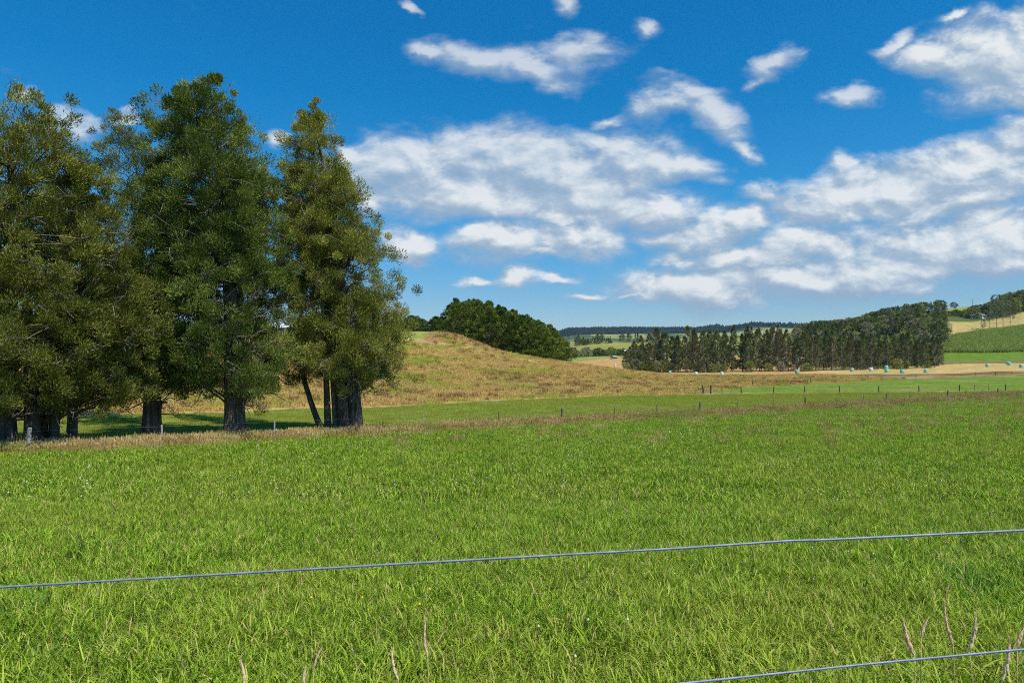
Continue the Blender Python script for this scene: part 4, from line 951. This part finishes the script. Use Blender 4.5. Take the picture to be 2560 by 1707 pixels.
# tall dry seed stalks just behind the wires
def stalk(tip, low, D, label, rw=.0055, seed=0):
    rng = np.random.default_rng(seed); k = D/F
    T = np.array([(tip[0]-1280)*k, D, CAMZ-(tip[1]-HOR)*k]); Lw = np.array([(low[0]-1280)*k, D, CAMZ-(low[1]-HOR)*k])
    fx = Lw[0]+(Lw[0]-T[0])*1.2; g = hz(fx, D); root = empty('seed_stalk', (fx, D, g)); o = np.array([fx, D, g]); foot = np.array([0, 0, -.03])
    t = np.linspace(0, 1, 14)[:, None]; A = foot; B_ = (Lw-o); mid = (A+B_)/2+np.array([rng.normal(0, .02), rng.normal(0, .02), 0])
    St = (1-t)**2*A+2*t*(1-t)*mid+t**2*B_
    mb = MB(); mb.tube(St, np.linspace(.0016, .0011, 14), 6); obj('stem', mb.data('stem', [M['stem']], True), root)
    n = 170; f = rng.uniform(0, 1, n); a = rng.uniform(0, 6.28, n); ax = (T-Lw); L0 = np.linalg.norm(ax); ax /= L0
    curve = np.sin(f*np.pi)*.06*L0*rng.choice([-1, 1]); P = B_[None]+ax[None]*(f*L0)[:, None]; P[:, 0] += curve
    R_ = rw*np.interp(f, [0, .15, .6, 1], [.45, 1, .9, .2])*(1+.35*np.sin(f*26))
    u = np.array([1., 0, 0]); v = np.cross(ax, u); dirs = np.cos(a)[:, None]*u+np.sin(a)[:, None]*v
    p0 = P+dirs*(R_*1.0)[:, None]; p1 = P+dirs*(R_*.72)[:, None]+ax*(.013*rng.uniform(.6, 1.3, n))[:, None]; sd_ = np.cross(ax, dirs)*.0017
    V = np.stack([p0, (p0+p1)/2+sd_, p1, (p0+p1)/2-sd_], 1).reshape(-1, 3)
    core = MB(); core.tube(np.stack([B_+ax*L0*q+np.array([np.sin(q*np.pi)*curve[np.argmax(np.abs(curve))], 0, 0]) for q in np.linspace(0, 1, 10)]), rw*.62*np.interp(np.linspace(0, 1, 10), [0, .15, .6, 1], [.4, 1, .9, .15]), 6)
    core.add(V, np.arange(n*4).reshape(-1, 4)); obj('seed_head', core.data('seed_head', [M['head']]), root)
    tag(root, label, 'grass stalk', 'tall dry seed stalks at the nearest fence')
for i, (tp, lw, lab, rw) in enumerate((
 ((2261, 1556), (2286, 1640), 'thick pinkish curved seed stalk, leftmost of the group in the bottom right corner', .0062),
 ((2318, 1552), (2304, 1592), 'short reddish seed stalk between the thick curved one and the taller pair', .0035),
 ((2362, 1505), (2383, 1612), 'tallest seed stalk in the bottom right corner, leaning left', .0048),
 ((2438, 1534), (2424, 1626), 'pale feathery seed stalk leaning right above the lower wire', .0052),
 ((2522, 1600), (2504, 1706), 'dusky seed stalk crossing the lower wire near the right edge', .0048),
 ((2562, 1568), (2544, 1618), 'seed stalk cut by the right photo edge', .0046),
 ((1065, 1552), (1069, 1644), 'slim upright pale seed stalk, tallest of those at the bottom centre left', .0042),
 ((981, 1625), (996, 1704), 'brown seed stalk just left of the tall slim one at the bottom', .0045),
 ((603, 1658), (611, 1712), 'leftmost short seed stalk poking up at the bottom edge', .0045),
 ((802, 1625), (785, 1668), 'thin straw-coloured stalk leaning right at the bottom left', .0028),
 ((764, 1672), (760, 1712), 'tiny seed tip at the bottom edge beside the thin leaning stalk', .0038))):
    stalk(tp, lw, 1.75+.05*(i % 4), lab, rw, i)

# ------------------------------------------------------------------ wrapped bales
def bale_mesh(matn, seed):
    rng = np.random.default_rng(seed); th = np.linspace(0, 2*np.pi, 25)[:-1]
    prof_ = [(0.0, -.02), (.55, -.02), (.64, .05), (.675, .2), (.68, .6), (.675, 1.0), (.63, 1.17), (.52, 1.24), (0.0, 1.25)]
    V = []; 
    for r, z in prof_:
        rr = r*(1+.012*np.sin(5*th+seed)+rng.normal(0, .006, len(th))); V.append(np.stack([rr*np.cos(th), rr*np.sin(th), np.full(len(th), z)+rng.normal(0, .008, len(th))*(r > 0)], 1))
    n = len(th); V = np.concatenate(V); i = np.arange(len(prof_)-1)[:, None]*n; j = np.arange(n)[None]; j2 = (j+1) % n
    Fq = np.stack([i+j, i+j2, i+n+j2, i+n+j], -1).reshape(-1, 4)
    return mesh('wrapped_bale', V, Fq, M[matn], smooth=True)
BM = {'g': bale_mesh('wrapg', 1), 'w': bale_mesh('wrapw', 2)}
for px, py, c, lab in (
  (1993, 934, 'g', 'lone green wrapped bale in front of the shelterbelt, left part of the hay field'),
  (2130.5, 928.5, 'g', 'green wrapped bale left of the two white ones'),
  (2177.6, 927.5, 'w', 'white wrapped bale, nearer and left of the two white ones'),
  (2196.4, 920, 'w', 'small white wrapped bale, farther and right of the two white ones'),
  (2217, 931, 'g', 'green wrapped bale carrying another bale on top'),
  (2255.7, 932.4, 'g', 'green wrapped bale just right of the stacked pair'),
  (2315, 931.7, 'g', 'green wrapped bale on the near side of the hay field, below a farther one'),
  (2319.5, 917.5, 'g', 'farther green wrapped bale at the foot of the trees end'),
  (2469, 917, 'g', 'green wrapped bale alone below the maize field'),
  (2524, 913, 'g', 'green wrapped bale, front one of the touching pair below the maize'),
  (2519, 910.5, 'g', 'green wrapped bale, rear one of the touching pair below the maize'),
  (2554, 919, 'g', 'green wrapped bale at the right photo edge'),
  (1804.8, 937, 'w', 'whitish wrapped bale sunk behind the red grass in front of the pines'),
  (1740, 937, 'w', 'white wrapped bale half hidden by red grass left of the other whitish one'),
  (1675, 933, 'g', 'pale green wrapped bale under the left pines'),
  (1538, 915.5, 'w', 'white wrapped bale on the orange field left of the pines')):
    x, y, z = hit(px, py, 150, 420); o = obj('wrapped_bale', BM[c], None, (x, y, z)); o.rotation_euler = (rt_.normal(0, .03), rt_.normal(0, .03), rt_.uniform(0, 6)); tag(o, lab, 'hay bale', 'wrapped hay bales on the hay field')
    if px in (1740, 1804.8, 1675, 1538): o.scale = (.72, .72, .72)
    if px == 2217:
        o2 = obj('wrapped_bale', BM[c], None, (x-.12, y, z+1.24)); o2.rotation_euler = (0, .05, 1); o2.scale = (.9, .9, .9); tag(o2, 'green wrapped bale stacked on top of another bale', 'hay bale', 'wrapped hay bales on the hay field')

# ------------------------------------------------------------------ houses, shed, power pole
def house(name, label, loc, L, W, Hh, rz, roofm, wallm='wallw'):
    r = empty(name, loc); r.rotation_euler = (0, 0, rz)
    w = MB(); w.box((0, 0, Hh/2-.3), (L, W, Hh+.6)); obj('wall', w.data('wall', [M[wallm]]), r)
    rf = MB(); e = .45; top = Hh+W*.32; x = L/2+e; y = W/2+e; z = Hh-.08
    V = np.array([[-x, -y, z], [x, -y, z], [x, y, z], [-x, y, z], [-x, 0, top], [x, 0, top]]); T_ = V+[0, 0, .12]
    V = np.concatenate([V, T_]); rf.add(V, [[0, 1, 5, 4], [2, 3, 4, 5], [6, 10, 11, 7], [8, 11, 10, 9], [0, 6, 7, 1], [2, 8, 9, 3], [0, 4, 10, 6], [3, 9, 10, 4], [1, 7, 11, 5], [2, 5, 11, 8]])
    ro = obj('roof', rf.data('roof', [M[roofm]]), r)
    g = MB()
    for s in (-1, 1):
        g.add(np.array([[s*L/2, -W/2, Hh-.02], [s*L/2, W/2, Hh-.02], [s*L/2, 0, top-.05], [s*L/2, 0, top-.05]]), [[0, 1, 2, 3]])
    obj('gable', g.data('gable', [M[wallm]]), r)
    for i in (-1, 0, 1):
        wn = MB(); wn.box((i*L*.3, -W/2-.03, Hh*.55), (1.4, .06, 1.2)); obj('window' if i else 'door', wn.data('window', [M['glass']]), r)
    tag(r, label, 'house' if name != 'shed' else 'shed')
x, y, z = onground(2330, 425); house('farmhouse', 'white house roof showing among the trees behind the pines', (x, y, hz(x, y)+1.0), 6, 4, 2.2, .3, 'roofw')
x, y, z = onground(2454, 588); house('farmhouse', 'white house with a dark blue-grey roof in the trees above the ochre field', (x, y, z+.2), 6.5, 4.5, 2.3, .5, 'roofg')
x, y, z = onground(2431, 590); house('cottage', 'tiny pale cottage left of the blue-roofed house', (x, y, z+.2), 4, 3.5, 2.0, -.3, 'roofw')
x, y, z = onground(1535, 470); house('shed', 'low grey shed at the end of the green strip left of the pines', (x, y, z), 4.5, 3, 1.2, .9, 'roofg', 'post_pale')
x, y, z = onground(1572, 545); house('farmhouse', 'grey roofed house glimpsed through the leftmost pines', (x, y, z+1.2), 8, 5, 2.2, .2, 'roofg', 'post')
x, y, z = onground(708, 172); house('farmhouse', 'pale roofed house glimpsed on the hilltop through the gap beside the tallest tree', (x, y, z-.6), 6, 4, 2.0, .1, 'roofw')
def pole():
    x, y, z = onground(2432, 745); r = empty('power_pole', (x, y, z)); mb = MB(); mb.tube(np.array([[0, 0, -.5], [0, 0, 7.5]]), [.22, .15], 8); obj('mast', mb.data('mast', [M['post']]), r)
    c = MB(); c.box((0, 0, 7.0), (2.0, .14, .14)); obj('crossarm', c.data('crossarm', [M['post_dark']]), r); tag(r, 'thin power pole on the grassy skyline right of the lone tree', 'power pole')
pole()

# ------------------------------------------------------------------ air: one closed box of faint haze round the whole scene
def haze():
    m = bpy.data.materials.new('haze'); m.use_nodes = True; N = NT(m.node_tree); N.n.clear()
    v = N.node('ShaderNodeVolumePrincipled'); v.inputs['Color'].default_value = (.50, .74, 1.0, 1); v.inputs['Density'].default_value = HAZE; v.inputs['Anisotropy'].default_value = .2
    out = N.node('ShaderNodeOutputMaterial'); N.put(out.inputs['Volume'], v.outputs[0])
    zs = [v_.co.z for v_ in bpy.data.objects['ground'].data.vertices]; z0, z1 = min(zs)-1, max(zs)+36
    mb = MB(); mb.box((0, 6000, (z0+z1)/2), (46000, 12100+200, z1-z0)); o = obj('haze', mb.data('haze', [m])); tag(o, kind='stuff', label='faint blue haze in the air over the valley', cat='haze')
HAZE = 0.00004
haze()
